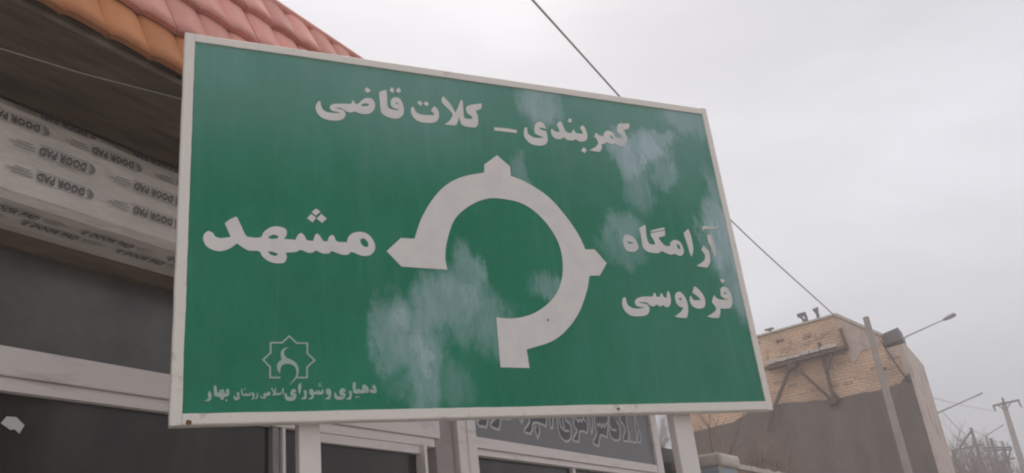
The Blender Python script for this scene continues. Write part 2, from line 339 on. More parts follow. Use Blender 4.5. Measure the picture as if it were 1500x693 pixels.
LETTERS = {
    'qazi': ['1548,7526 1569,7527 1569,7516 1570,7499 1572,7484 1576,7471 1580,7460 1585,7449 1593,7439 1603,7431 1615,7424 1628,7421 1643,7420 1659,7419 1678,7420 1698,7422 1716,7424 1732,7425 1746,7426 1756,7427 1747,7429 1736,7433 1723,7435 1708,7437 1692,7438 1678,7440 1669,7445 1662,7452 1657,7459 1654,7466 1652,7473 1653,7481 1656,7489 1661,7497 1668,7505 1676,7510 1686,7515 1700,7519 1719,7523 1742,7526 1764,7529 1787,7532 1810,7535 1829,7537 1841,7540 1850,7542 1855,7544 1870,7588 1894,7544 1901,7545 1910,7546 1920,7552 1931,7564 1943,7579 1955,7594 1968,7606 1982,7616 1996,7624 2009,7628 2023,7630 2036,7630 2047,7627 2056,7622 2065,7614 2072,7603 2077,7589 2081,7575 2081,7560 2079,7544 2076,7529 2071,7515 2064,7501 2055,7489 2045,7478 2034,7468 2021,7460 2006,7454 1990,7450 1975,7448 1959,7447 1944,7447 1929,7449 1914,7454 1898,7460 1884,7464 1872,7460 1861,7453 1851,7448 1842,7447 1834,7447 1826,7448 1817,7450 1809,7453 1800,7457 1790,7463 1780,7471 1769,7477 1759,7481 1748,7484 1737,7485 1723,7483 1709,7479 1699,7476 1711,7475 1728,7473 1743,7471 1755,7469 1766,7467 1775,7463 1782,7456 1789,7447 1793,7438 1795,7428 1795,7419 1793,7409 1790,7398 1785,7387 1778,7377 1769,7368 1758,7360 1745,7353 1730,7347 1713,7343 1694,7341 1674,7339 1652,7338 1631,7340 1613,7343 1597,7348 1582,7355 1568,7363 1556,7373 1545,7386 1536,7402 1529,7420 1524,7437 1522,7452 1523,7466 1525,7481 1532,7497 1542,7514', '1942,7532 1946,7539 1952,7548 1960,7556 1970,7560 1982,7564 1993,7566 2004,7566 2015,7565 2023,7565 2015,7543 2008,7540 1997,7536 1985,7533 1970,7532 1954,7532', '2013,7746 2048,7713 2015,7680 1983,7710', '2127,7699 2133,7713 2142,7720 2154,7726 2170,7733 2188,7741 2201,7746 2201,7730 2202,7707 2202,7683 2202,7658 2201,7631 2201,7607 2202,7587 2203,7571 2205,7558 2210,7550 2216,7545 2224,7541 2236,7537 2249,7534 2264,7533 2282,7533 2302,7535 2315,7536 2310,7539 2302,7544 2292,7548 2279,7550 2265,7553 2252,7557 2244,7566 2239,7577 2235,7589 2234,7601 2234,7614 2236,7627 2240,7639 2247,7651 2255,7660 2267,7668 2280,7674 2293,7677 2305,7677 2317,7674 2327,7667 2336,7655 2345,7638 2351,7621 2356,7602 2360,7581 2361,7561 2361,7542 2358,7524 2354,7507 2350,7493 2344,7482 2335,7471 2323,7460 2308,7450 2293,7442 2276,7439 2257,7438 2239,7439 2221,7441 2203,7445 2186,7451 2170,7458 2155,7467 2144,7478 2137,7491 2133,7504 2131,7522 2130,7543 2130,7568 2130,7597 2128,7631 2126,7669', '2276,7618 2297,7621 2315,7608 2296,7601', '2253,7784 2279,7760 2264,7718 2228,7742', '2321,7795 2348,7759 2320,7724 2292,7746'],
    'kalat': ['2453,7599 2457,7594 2461,7586 2466,7577 2469,7566 2472,7554 2477,7544 2487,7535 2499,7528 2514,7522 2532,7519 2552,7518 2576,7519 2606,7522 2640,7526 2664,7529 2662,7536 2660,7547 2656,7557 2649,7564 2640,7569 2634,7573 2638,7582 2643,7594 2649,7606 2658,7616 2668,7625 2676,7631 2682,7626 2691,7618 2698,7609 2704,7601 2707,7592 2710,7580 2713,7563 2714,7545 2713,7526 2709,7509 2703,7492 2695,7478 2686,7466 2675,7457 2661,7449 2645,7443 2625,7438 2604,7435 2579,7433 2552,7433 2528,7434 2508,7438 2490,7444 2474,7452 2461,7463 2451,7476 2443,7490 2436,7504 2433,7519 2430,7534 2430,7547 2431,7560 2434,7572 2440,7583 2448,7593', '2523,7675 2554,7652 2535,7613 2498,7644', '2588,7677 2621,7654 2597,7620 2564,7643', '2778,7757 2786,7748 2798,7734 2811,7719 2824,7703 2837,7687 2850,7669 2860,7649 2869,7628 2877,7611 2882,7600 2885,7593 2887,7589 2896,7606 2909,7631 2920,7656 2929,7677 2937,7697 2944,7714 2952,7729 2959,7742 2964,7750 2967,7744 2972,7734 2976,7719 2976,7696 2974,7668 2973,7640 2973,7611 2972,7583 2973,7561 2974,7549 2977,7542 2982,7538 2992,7535 3005,7535 3018,7536 3033,7537 3048,7539 3058,7540 3060,7546 3062,7553 3060,7561 3055,7568 3046,7575 3037,7582 3027,7588 3018,7596 3010,7605 3005,7620 3003,7637 3003,7652 3007,7663 3012,7673 3021,7682 3033,7690 3048,7697 3063,7704 3080,7708 3097,7712 3116,7717 3139,7723 3162,7731 3179,7736 3170,7675 3162,7670 3151,7663 3140,7656 3127,7650 3114,7643 3105,7638 3108,7630 3112,7618 3116,7604 3119,7590 3121,7574 3122,7558 3122,7539 3120,7520 3117,7502 3113,7488 3108,7476 3102,7465 3096,7457 3089,7451 3078,7447 3060,7444 3037,7443 3016,7443 2998,7443 2981,7445 2966,7448 2955,7453 2946,7459 2939,7468 2934,7477 2931,7488 2928,7501 2926,7516 2924,7533 2923,7545 2920,7538 2916,7526 2911,7514 2907,7501 2902,7486 2897,7474 2892,7463 2886,7453 2876,7446 2859,7442 2837,7441 2815,7440 2795,7440 2775,7440 2761,7440 2770,7447 2784,7457 2796,7468 2808,7479 2818,7491 2828,7503 2836,7517 2844,7531 2849,7545 2853,7555 2855,7563 2854,7572 2848,7583 2839,7593 2830,7604 2819,7615 2808,7627 2797,7638 2786,7649 2776,7660 2767,7669 2760,7677 2755,7685 2753,7695 2754,7710 2758,7729 2763,7743 2768,7751 2774,7755'],
    'dash': ['3285,7476 3317,7477 3363,7479 3409,7480 3455,7479 3501,7477 3534,7476 3529,7440 3494,7440 3444,7440 3397,7440 3354,7440 3313,7439 3285,7439'],
    'bandi': ['3627,7517 3654,7519 3652,7506 3650,7487 3650,7471 3652,7459 3656,7449 3663,7440 3675,7431 3690,7422 3706,7416 3722,7412 3740,7412 3760,7413 3784,7416 3811,7422 3830,7426 3819,7429 3803,7435 3787,7440 3771,7444 3754,7448 3742,7454 3735,7464 3732,7476 3731,7489 3731,7501 3733,7515 3736,7530 3742,7547 3749,7565 3759,7581 3772,7593 3787,7603 3801,7608 3815,7609 3828,7605 3840,7599 3849,7590 3857,7578 3863,7566 3866,7552 3867,7538 3868,7529 3859,7532 3845,7537 3831,7540 3816,7539 3799,7537 3788,7534 3790,7529 3795,7521 3804,7514 3824,7511 3847,7508 3865,7507 3867,7492 3871,7471 3872,7450 3872,7431 3871,7411 3868,7394 3864,7381 3858,7370 3850,7360 3837,7349 3822,7340 3803,7332 3781,7327 3756,7324 3732,7324 3711,7325 3691,7329 3672,7335 3656,7344 3643,7356 3631,7369 3621,7382 3614,7396 3609,7410 3606,7425 3606,7440 3608,7457 3613,7478 3621,7501', '3939,7547 3941,7541 3945,7532 3952,7525 3964,7519 3979,7515 3993,7512 4005,7513 4015,7515 4022,7517 4021,7528 4019,7543 4016,7557 4011,7569 4006,7581 4003,7592 4004,7603 4007,7613 4013,7622 4024,7631 4038,7638 4048,7643 4054,7637 4062,7627 4069,7617 4072,7606 4073,7594 4075,7581 4079,7568 4084,7554 4090,7542 4096,7533 4104,7526 4115,7521 4129,7518 4146,7518 4158,7518 4163,7525 4168,7535 4175,7545 4182,7555 4190,7566 4195,7573 4198,7562 4203,7545 4209,7533 4216,7527 4224,7525 4236,7524 4257,7524 4281,7526 4298,7527 4297,7535 4294,7547 4291,7559 4285,7572 4277,7585 4272,7594 4276,7600 4281,7609 4288,7617 4295,7623 4303,7628 4309,7632 4315,7626 4324,7617 4331,7606 4336,7592 4341,7575 4344,7558 4346,7539 4346,7519 4344,7500 4340,7484 4332,7469 4324,7457 4313,7448 4301,7441 4288,7436 4272,7432 4255,7431 4238,7432 4222,7438 4206,7447 4195,7453 4190,7448 4183,7441 4174,7435 4162,7432 4148,7430 4133,7430 4117,7430 4100,7432 4086,7436 4074,7445 4064,7456 4058,7463 4054,7456 4047,7447 4038,7438 4026,7433 4012,7429 3997,7427 3981,7428 3965,7431 3951,7436 3941,7443 3933,7453 3927,7465 3923,7480 3922,7497 3922,7513 3927,7527 3934,7539', '4157,7697 4192,7687 4178,7648 4133,7646', '4281,7369 4311,7337 4282,7298 4242,7325'],
    'kamar': ['4456,7563 4462,7557 4471,7548 4481,7540 4492,7535 4505,7530 4517,7528 4528,7528 4539,7530 4546,7532 4548,7542 4551,7558 4558,7572 4568,7584 4582,7595 4596,7602 4611,7605 4625,7604 4638,7601 4650,7597 4660,7590 4669,7582 4675,7569 4681,7554 4687,7542 4696,7535 4706,7532 4719,7529 4738,7529 4759,7531 4775,7532 4774,7541 4772,7553 4768,7565 4758,7573 4744,7581 4734,7590 4728,7602 4725,7616 4724,7631 4728,7648 4735,7667 4742,7684 4749,7696 4757,7705 4769,7713 4786,7716 4808,7717 4830,7719 4856,7723 4882,7728 4900,7731 4881,7663 4871,7660 4857,7655 4844,7650 4831,7645 4819,7641 4811,7637 4816,7624 4822,7604 4827,7585 4830,7568 4831,7551 4831,7535 4828,7517 4823,7499 4817,7483 4809,7469 4799,7456 4789,7446 4778,7438 4765,7432 4752,7429 4735,7429 4718,7431 4702,7436 4688,7444 4677,7454 4669,7461 4660,7455 4648,7446 4635,7441 4625,7441 4614,7445 4603,7449 4591,7454 4577,7459 4568,7463 4562,7457 4554,7449 4544,7442 4529,7437 4512,7433 4500,7430 4500,7419 4499,7403 4497,7387 4492,7373 4485,7359 4478,7348 4473,7341 4468,7337 4459,7334 4443,7333 4422,7333 4401,7334 4380,7335 4359,7337 4345,7339 4354,7345 4367,7353 4381,7362 4396,7371 4412,7380 4427,7391 4441,7405 4454,7419 4463,7432 4465,7444 4464,7455 4460,7465 4456,7476 4451,7488 4445,7496 4437,7500 4429,7501 4423,7502 4426,7508 4432,7518 4438,7528 4444,7541 4451,7554', '4629,7556 4635,7554 4643,7551 4650,7546 4655,7536 4659,7523 4661,7514 4642,7503 4638,7508 4633,7514 4629,7523 4628,7534 4628,7547'],
    'mashhad': ['628,6174 638,6170 652,6165 664,6159 669,6150 673,6140 679,6131 690,6124 703,6118 721,6116 748,6119 780,6126 802,6131 754,6250 766,6261 783,6278 800,6292 818,6303 835,6312 847,6317 857,6295 871,6264 885,6233 896,6205 906,6179 917,6158 925,6147 933,6142 948,6139 976,6137 1010,6137 1038,6143 1050,6156 1056,6174 1064,6192 1080,6209 1099,6225 1118,6238 1136,6246 1153,6250 1172,6251 1195,6250 1219,6245 1237,6238 1248,6225 1253,6209 1253,6193 1248,6174 1238,6154 1231,6140 1324,6139 1329,6153 1337,6171 1346,6187 1356,6196 1367,6203 1374,6207 1381,6200 1392,6190 1401,6178 1407,6165 1412,6151 1420,6141 1437,6138 1458,6139 1473,6140 1477,6157 1484,6179 1491,6197 1499,6204 1507,6206 1513,6207 1519,6200 1527,6192 1535,6181 1542,6168 1548,6153 1557,6142 1570,6140 1585,6142 1596,6145 1599,6156 1603,6172 1609,6186 1618,6195 1628,6202 1635,6206 1640,6203 1647,6197 1654,6189 1659,6174 1664,6157 1676,6145 1703,6142 1737,6144 1762,6146 1765,6162 1771,6184 1781,6203 1796,6219 1814,6232 1835,6242 1857,6248 1882,6251 1905,6249 1926,6244 1945,6235 1963,6222 1978,6204 1991,6183 2001,6162 2007,6141 2009,6119 2007,6100 2001,6081 1990,6063 1978,6048 1964,6038 1948,6031 1930,6027 1912,6025 1893,6026 1872,6030 1847,6039 1820,6051 1798,6056 1786,6051 1779,6039 1769,6030 1753,6026 1734,6025 1711,6027 1681,6036 1648,6047 1624,6056 1619,6049 1610,6038 1599,6030 1582,6028 1562,6027 1543,6030 1525,6037 1508,6046 1493,6051 1483,6047 1475,6038 1465,6031 1452,6028 1437,6027 1421,6029 1403,6036 1384,6045 1366,6050 1352,6045 1339,6035 1322,6027 1295,6023 1263,6020 1241,6019 1244,6008 1250,5993 1251,5978 1247,5961 1240,5943 1229,5929 1212,5922 1191,5919 1170,5918 1149,5920 1127,5925 1107,5932 1087,5944 1069,5958 1054,5973 1045,5989 1039,6006 1027,6018 1004,6021 975,6019 949,6019 929,6026 912,6035 897,6045 879,6057 863,6069 852,6078 840,6066 822,6049 804,6034 784,6022 764,6012 743,6005 723,6001 702,6001 682,6004 660,6011 639,6021 621,6035 607,6051 598,6071 591,6090 589,6109 591,6127 596,6143 606,6156 619,6167', '1879,6179 1888,6183 1901,6189 1914,6190 1927,6181 1939,6167 1948,6152 1950,6137 1948,6122 1946,6112 1936,6111 1923,6110 1911,6112 1900,6120 1890,6130 1883,6142 1880,6155 1879,6169', '1096,6146 1108,6154 1123,6166 1139,6173 1155,6173 1171,6169 1182,6166 1177,6142 1164,6139 1145,6136 1128,6134 1115,6137 1104,6142', '1096,6022 1107,6022 1123,6021 1139,6019 1154,6014 1169,6008 1179,6003 1175,5997 1168,5989 1160,5984 1148,5984 1135,5987 1123,5992 1112,6001 1103,6013', '1502,6443 1541,6417 1500,6376 1464,6407', '1459,6389 1503,6358 1471,6309 1424,6346', '1546,6396 1593,6356 1553,6312 1505,6348'],
    'aramgah': ['4622,6408 4637,6407 4653,6402 4668,6396 4684,6388 4699,6379 4711,6367 4719,6354 4723,6339 4727,6324 4732,6306 4736,6288 4733,6270 4721,6254 4703,6239 4684,6227 4668,6222 4651,6220 4635,6220 4619,6221 4603,6224 4589,6231 4580,6242 4573,6257 4569,6274 4565,6292 4564,6311 4565,6331 4569,6352 4576,6374 4585,6391 4596,6401 4609,6406', '4612,6330 4621,6331 4633,6332 4646,6332 4661,6328 4676,6321 4687,6317 4676,6313 4661,6308 4646,6305 4634,6306 4622,6310 4614,6312', '4782,6485 4794,6494 4811,6505 4828,6516 4842,6524 4856,6530 4866,6534 4863,6509 4860,6473 4857,6440 4855,6416 4854,6396 4854,6377 4857,6358 4862,6341 4869,6328 4878,6321 4889,6318 4901,6316 4917,6317 4933,6319 4945,6321 4943,6332 4940,6347 4936,6364 4928,6380 4918,6397 4911,6412 4909,6425 4911,6436 4912,6444 4933,6449 4964,6456 4996,6464 5031,6471 5069,6479 5095,6484 5083,6423 5070,6420 5052,6416 5035,6411 5020,6406 5007,6401 4997,6397 5003,6385 5012,6367 5023,6351 5035,6336 5049,6322 5064,6313 5085,6310 5108,6311 5124,6312 5127,6323 5131,6339 5138,6354 5151,6366 5168,6377 5185,6384 5204,6386 5223,6384 5240,6378 5253,6369 5264,6356 5272,6339 5278,6316 5282,6290 5282,6266 5276,6249 5267,6235 5257,6224 5246,6215 5233,6210 5218,6208 5198,6214 5176,6224 5157,6230 5145,6227 5136,6221 5124,6217 5107,6218 5087,6222 5066,6227 5046,6235 5025,6244 5006,6249 4993,6243 4983,6233 4967,6226 4940,6223 4907,6223 4878,6225 4857,6228 4838,6232 4823,6240 4808,6251 4796,6265 4787,6282 4784,6304 4785,6329 4786,6354 4787,6379 4788,6404 4789,6427 4787,6449 4784,6471', '5212,6345 5220,6341 5231,6336 5239,6328 5243,6316 5245,6302 5246,6292 5224,6281 5219,6289 5212,6301 5207,6312 5208,6324 5210,6336', '4917,6470 4939,6477 4971,6487 5002,6496 5035,6505 5069,6513 5093,6519 5095,6495 5072,6489 5040,6481 5008,6474 4974,6467 4939,6462 4915,6458', '5326,6467 5334,6480 5346,6489 5358,6498 5372,6508 5386,6517 5395,6524 5400,6505 5405,6479 5410,6450 5412,6417 5413,6381 5413,6348 5410,6320 5405,6296 5399,6273 5389,6249 5377,6227 5368,6212 5365,6215 5361,6220 5356,6234 5351,6263 5347,6300 5343,6334 5339,6361 5336,6385 5333,6408 5329,6430 5325,6450', '5623,6469 5690,6483 5693,6462 5695,6433 5698,6403 5700,6372 5701,6340 5700,6309 5692,6277 5681,6246 5673,6224 5667,6226 5660,6230 5654,6242 5650,6265 5646,6296 5642,6324 5635,6347 5626,6367 5620,6389 5620,6417 5622,6447', '5583,6565 5593,6569 5609,6573 5628,6576 5650,6575 5675,6571 5701,6570 5730,6572 5761,6576 5783,6579 5790,6561 5771,6555 5744,6547 5715,6541 5683,6540 5648,6541 5619,6539 5599,6533 5586,6524 5577,6517', '5547,6347 5554,6339 5562,6327 5572,6316 5582,6307 5593,6298 5601,6285 5604,6266 5603,6243 5601,6220 5598,6198 5594,6176 5586,6155 5571,6133 5554,6112 5541,6098 5524,6098 5499,6098 5474,6099 5448,6102 5423,6106 5404,6109 5420,6117 5441,6128 5463,6139 5483,6152 5503,6165 5519,6179 5530,6194 5537,6210 5540,6226 5538,6242 5531,6258 5525,6271 5518,6280 5511,6285 5506,6289'],
    'ferdowsi': ['4475,5738 4478,5734 4482,5727 4485,5718 4485,5705 4485,5690 4486,5676 4491,5664 4498,5652 4508,5643 4522,5635 4540,5628 4560,5623 4584,5622 4611,5623 4635,5626 4657,5630 4676,5635 4690,5639 4670,5639 4643,5640 4620,5642 4605,5646 4593,5651 4585,5658 4581,5668 4579,5680 4581,5691 4585,5702 4591,5712 4602,5721 4618,5730 4637,5738 4658,5744 4683,5748 4710,5750 4736,5751 4761,5753 4784,5753 4801,5754 4815,5788 4835,5793 4841,5755 4884,5752 4896,5787 4917,5792 4919,5781 4922,5766 4928,5754 4939,5749 4953,5747 4963,5746 4966,5759 4970,5778 4975,5794 4982,5806 4990,5816 4996,5823 5000,5814 5005,5802 5008,5787 5009,5768 5009,5747 5007,5726 5003,5707 4997,5689 4989,5674 4978,5662 4966,5653 4954,5647 4944,5646 4935,5647 4926,5651 4916,5657 4907,5664 4901,5670 4868,5649 4825,5673 4817,5666 4805,5657 4792,5651 4778,5651 4763,5654 4750,5658 4741,5666 4732,5675 4722,5683 4709,5688 4694,5690 4676,5692 4655,5690 4631,5688 4614,5685 4630,5684 4653,5681 4674,5678 4691,5675 4706,5672 4719,5666 4728,5657 4733,5645 4736,5633 4734,5619 4730,5604 4723,5590 4714,5579 4702,5568 4688,5560 4672,5554 4653,5549 4629,5546 4597,5544 4559,5543 4527,5545 4504,5551 4487,5560 4472,5571 4458,5584 4447,5599 4439,5616 4434,5635 4432,5655 4433,5674 4436,5691 4442,5708 4448,5721 4457,5729 4468,5735', '5123,5817 5136,5815 5148,5809 5159,5801 5168,5789 5177,5774 5184,5758 5190,5742 5194,5725 5197,5706 5198,5684 5197,5659 5195,5637 5191,5618 5186,5601 5180,5585 5172,5568 5162,5551 5155,5540 5137,5539 5112,5539 5087,5540 5061,5543 5034,5548 5016,5551 5029,5559 5048,5571 5067,5582 5083,5592 5099,5603 5112,5613 5123,5626 5132,5639 5138,5648 5126,5650 5108,5654 5093,5660 5082,5669 5073,5680 5066,5693 5062,5709 5060,5727 5061,5745 5064,5762 5069,5779 5078,5793 5091,5805 5107,5813', '5102,5746 5123,5752 5144,5735 5117,5725', '5327,5882 5338,5876 5353,5867 5367,5857 5378,5845 5389,5832 5398,5818 5408,5802 5416,5785 5422,5766 5424,5745 5423,5724 5420,5704 5415,5689 5407,5675 5398,5664 5387,5656 5374,5650 5358,5646 5339,5644 5318,5644 5298,5647 5281,5652 5266,5660 5253,5669 5244,5680 5238,5693 5234,5707 5234,5725 5237,5744 5242,5760 5249,5769 5257,5775 5263,5778 5265,5770 5267,5758 5271,5748 5275,5740 5281,5734 5293,5731 5318,5731 5349,5734 5372,5736 5368,5742 5362,5750 5354,5759 5344,5769 5333,5779 5321,5789 5308,5797 5295,5805 5285,5810 5290,5820 5297,5836 5305,5850 5313,5862 5321,5874', '5552,5797 5555,5789 5561,5777 5570,5766 5581,5759 5596,5753 5617,5749 5655,5749 5700,5750 5732,5751 5716,5754 5693,5758 5673,5764 5657,5770 5645,5777 5637,5787 5635,5801 5637,5819 5641,5836 5645,5851 5650,5865 5659,5877 5672,5885 5688,5891 5704,5892 5721,5888 5737,5879 5751,5867 5759,5851 5765,5833 5769,5814 5771,5793 5772,5772 5771,5751 5765,5729 5757,5707 5747,5688 5738,5674 5727,5663 5708,5656 5671,5652 5626,5652 5594,5652 5591,5640 5587,5622 5582,5604 5572,5585 5561,5565 5553,5551 5533,5550 5505,5549 5477,5549 5449,5553 5423,5559 5404,5563 5420,5569 5443,5578 5466,5588 5485,5598 5504,5609 5519,5620 5531,5631 5539,5643 5543,5655 5540,5667 5533,5679 5526,5690 5518,5700 5511,5710 5508,5720 5511,5733 5519,5747 5527,5761 5536,5774 5545,5788', '5685,5833 5705,5831 5716,5812 5684,5811', '5695,5982 5727,5961 5690,5928 5666,5967'],
    'ring': ['2110,6082 2247,6216 2375,6217 2386,6249 2402,6295 2421,6347 2443,6398 2467,6447 2495,6498 2525,6549 2557,6597 2591,6644 2627,6689 2665,6731 2706,6770 2748,6804 2792,6834 2838,6861 2889,6885 2949,6908 3018,6928 3081,6945 3126,6957 3135,7044 3282,7162 3409,7050 3404,6948 3434,6939 3477,6927 3526,6910 3575,6889 3626,6863 3680,6832 3734,6797 3784,6758 3829,6714 3871,6666 3910,6615 3946,6565 3980,6516 4011,6465 4039,6416 4062,6370 4081,6325 4095,6281 4106,6243 4114,6216 4219,6223 4332,6083 4231,5949 4116,5943 4107,5915 4095,5875 4079,5828 4059,5779 4035,5729 4007,5675 3977,5620 3944,5569 3909,5522 3871,5478 3831,5436 3790,5398 3750,5364 3708,5333 3664,5306 3613,5280 3547,5256 3471,5235 3401,5216 3353,5204 3359,5033 3079,5040 3090,5498 3120,5496 3162,5492 3211,5490 3259,5492 3307,5499 3357,5509 3407,5523 3455,5540 3501,5561 3546,5587 3589,5615 3629,5645 3665,5676 3699,5710 3729,5746 3757,5785 3781,5830 3802,5878 3820,5929 3833,5980 3842,6033 3846,6087 3846,6142 3842,6193 3834,6240 3821,6285 3805,6328 3785,6370 3763,6411 3737,6452 3708,6490 3677,6526 3642,6560 3604,6592 3565,6620 3525,6643 3487,6659 3450,6671 3410,6679 3366,6684 3316,6689 3261,6692 3205,6691 3150,6684 3098,6669 3046,6649 2996,6624 2948,6595 2902,6562 2857,6525 2815,6485 2779,6440 2749,6390 2725,6335 2704,6279 2687,6227 2673,6180 2663,6136 2657,6095 2652,6057 2652,6020 2655,5985 2659,5955 2662,5934 2236,5943'],
    'flame': ['1264,5203 1257,5200 1246,5196 1237,5191 1230,5184 1225,5176 1221,5167 1220,5158 1221,5148 1224,5140 1229,5131 1237,5123 1246,5116 1258,5111 1270,5107 1282,5102 1293,5095 1303,5087 1311,5078 1319,5068 1325,5056 1329,5044 1332,5031 1333,5018 1332,5003 1329,4988 1323,4971 1316,4956 1307,4944 1297,4933 1286,4923 1276,4912 1265,4902 1257,4895 1265,4906 1276,4922 1287,4936 1296,4948 1304,4958 1310,4970 1314,4983 1315,4997 1315,5010 1313,5023 1310,5034 1304,5044 1296,5053 1286,5059 1275,5065 1265,5068 1254,5070 1243,5070 1231,5069 1220,5066 1210,5061 1203,5055 1198,5048 1194,5038 1191,5022 1190,5004 1189,4991 1183,4998 1174,5009 1168,5021 1165,5033 1165,5046 1166,5058 1169,5068 1173,5077 1178,5085 1186,5093 1194,5100 1201,5105 1199,5114 1196,5127 1195,5139 1194,5151 1195,5163 1198,5174 1205,5183 1214,5192 1224,5198 1238,5201 1253,5202'],
    'bahar': ['664,4861 671,4854 678,4844 681,4834 682,4823 682,4810 679,4798 674,4788 664,4781 646,4781 629,4783 638,4788 648,4795 656,4804 662,4811 657,4818 653,4830 658,4847', '696,4901 712,4902 715,4888 719,4870 721,4856 722,4846 733,4846 735,4853 738,4862 745,4867 753,4870 762,4870 770,4868 775,4844 790,4842 783,4863 800,4879 804,4869 809,4856 810,4845 808,4834 804,4824 796,4817 783,4814 772,4814 773,4808 772,4800 766,4793 761,4788 754,4791 746,4797 742,4806 736,4814 725,4816 712,4816 705,4820 700,4828 698,4841 696,4858 696,4881', '749,4849 757,4851 760,4844 751,4844', '751,4813 757,4814 757,4805', '787,4796 798,4787 789,4776 780,4785'],
    'rustaye': ['844,4834 845,4826 847,4818 854,4814 862,4812 873,4811 881,4812 873,4816 865,4822 863,4831 864,4840 867,4846 871,4851 882,4846 882,4835 882,4823 884,4817 886,4811 884,4801 879,4792 872,4787 863,4786 854,4787 846,4792 842,4801 840,4811 842,4824', '895,4870 904,4873 905,4857 908,4839 914,4831 920,4828 932,4845 937,4827 944,4840 951,4827 963,4851 966,4842 967,4832 966,4824 960,4818 942,4817 923,4818 911,4820 903,4822 900,4830 896,4842 895,4857', '917,4876 929,4876 929,4869 917,4869', '981,4848 986,4845 992,4840 995,4828 995,4815 993,4803 989,4793 983,4789 977,4788 971,4795 977,4798 983,4803 985,4807 984,4812 979,4817 974,4822 972,4830 974,4838 977,4844', '1014,4844 1018,4839 1021,4831 1022,4820 1020,4809 1015,4799 1009,4793 1002,4792 995,4793 1001,4798 1008,4806 1011,4813 1012,4822 1013,4834'],
    'eslami': ['1038,4824 1040,4818 1043,4811 1050,4809 1059,4808 1070,4810 1079,4813 1070,4814 1062,4818 1059,4824 1059,4829 1064,4833 1071,4837 1081,4837 1090,4837 1094,4850 1105,4851 1109,4846 1113,4840 1112,4829 1110,4820 1104,4818 1096,4817 1089,4819 1083,4821 1084,4815 1083,4808 1080,4801 1074,4796 1063,4795 1052,4795 1045,4799 1040,4805 1038,4815', '1118,4877 1126,4880 1132,4868 1140,4855 1144,4849 1146,4846 1148,4878 1156,4879 1155,4863 1154,4846 1154,4837 1155,4832 1165,4842 1171,4829 1179,4844 1184,4830 1193,4855 1195,4844 1196,4832 1193,4825 1190,4821 1170,4821 1149,4820 1143,4819 1140,4818 1130,4818 1122,4817 1129,4822 1136,4829 1137,4837 1135,4846 1130,4854 1124,4862 1121,4871', '1203,4874 1214,4878 1215,4859 1216,4838 1213,4825 1210,4817 1207,4827 1204,4842 1203,4859'],
    'shoraye': ['1221,4832 1237,4836 1238,4826 1240,4815 1248,4809 1259,4806 1280,4805 1297,4805 1287,4808 1275,4813 1269,4818 1265,4824 1265,4836 1268,4847 1274,4858 1282,4865 1291,4868 1300,4867 1306,4861 1311,4853 1312,4845 1312,4839 1292,4844 1292,4840 1295,4836 1303,4832 1311,4829 1312,4816 1311,4801 1306,4790 1297,4782 1285,4775 1272,4772 1257,4772 1243,4776 1233,4783 1226,4792 1222,4804 1221,4815 1221,4825', '1326,4893 1337,4909 1349,4919 1350,4900 1350,4876 1348,4858 1344,4843 1340,4830 1335,4820 1332,4832 1328,4850 1325,4872', '1380,4862 1386,4856 1391,4846 1393,4832 1392,4816 1390,4800 1387,4787 1377,4785 1364,4784 1352,4786 1342,4787 1354,4794 1368,4803 1374,4813 1376,4823 1372,4835 1369,4846 1374,4856', '1429,4869 1436,4865 1443,4858 1447,4849 1450,4842 1464,4842 1471,4859 1481,4843 1491,4858 1497,4843 1507,4843 1519,4870 1522,4860 1525,4847 1524,4837 1521,4828 1517,4822 1509,4819 1494,4819 1477,4820 1461,4822 1449,4824 1448,4814 1445,4802 1441,4792 1432,4784 1415,4784 1400,4786 1411,4792 1423,4799 1428,4808 1431,4816 1423,4819 1415,4826 1412,4835 1412,4846 1414,4855 1417,4862 1424,4867', '1497,4915 1505,4907 1497,4899 1489,4907', '1490,4897 1498,4890 1490,4883 1482,4890', '1506,4897 1514,4890 1506,4883 1499,4890'],
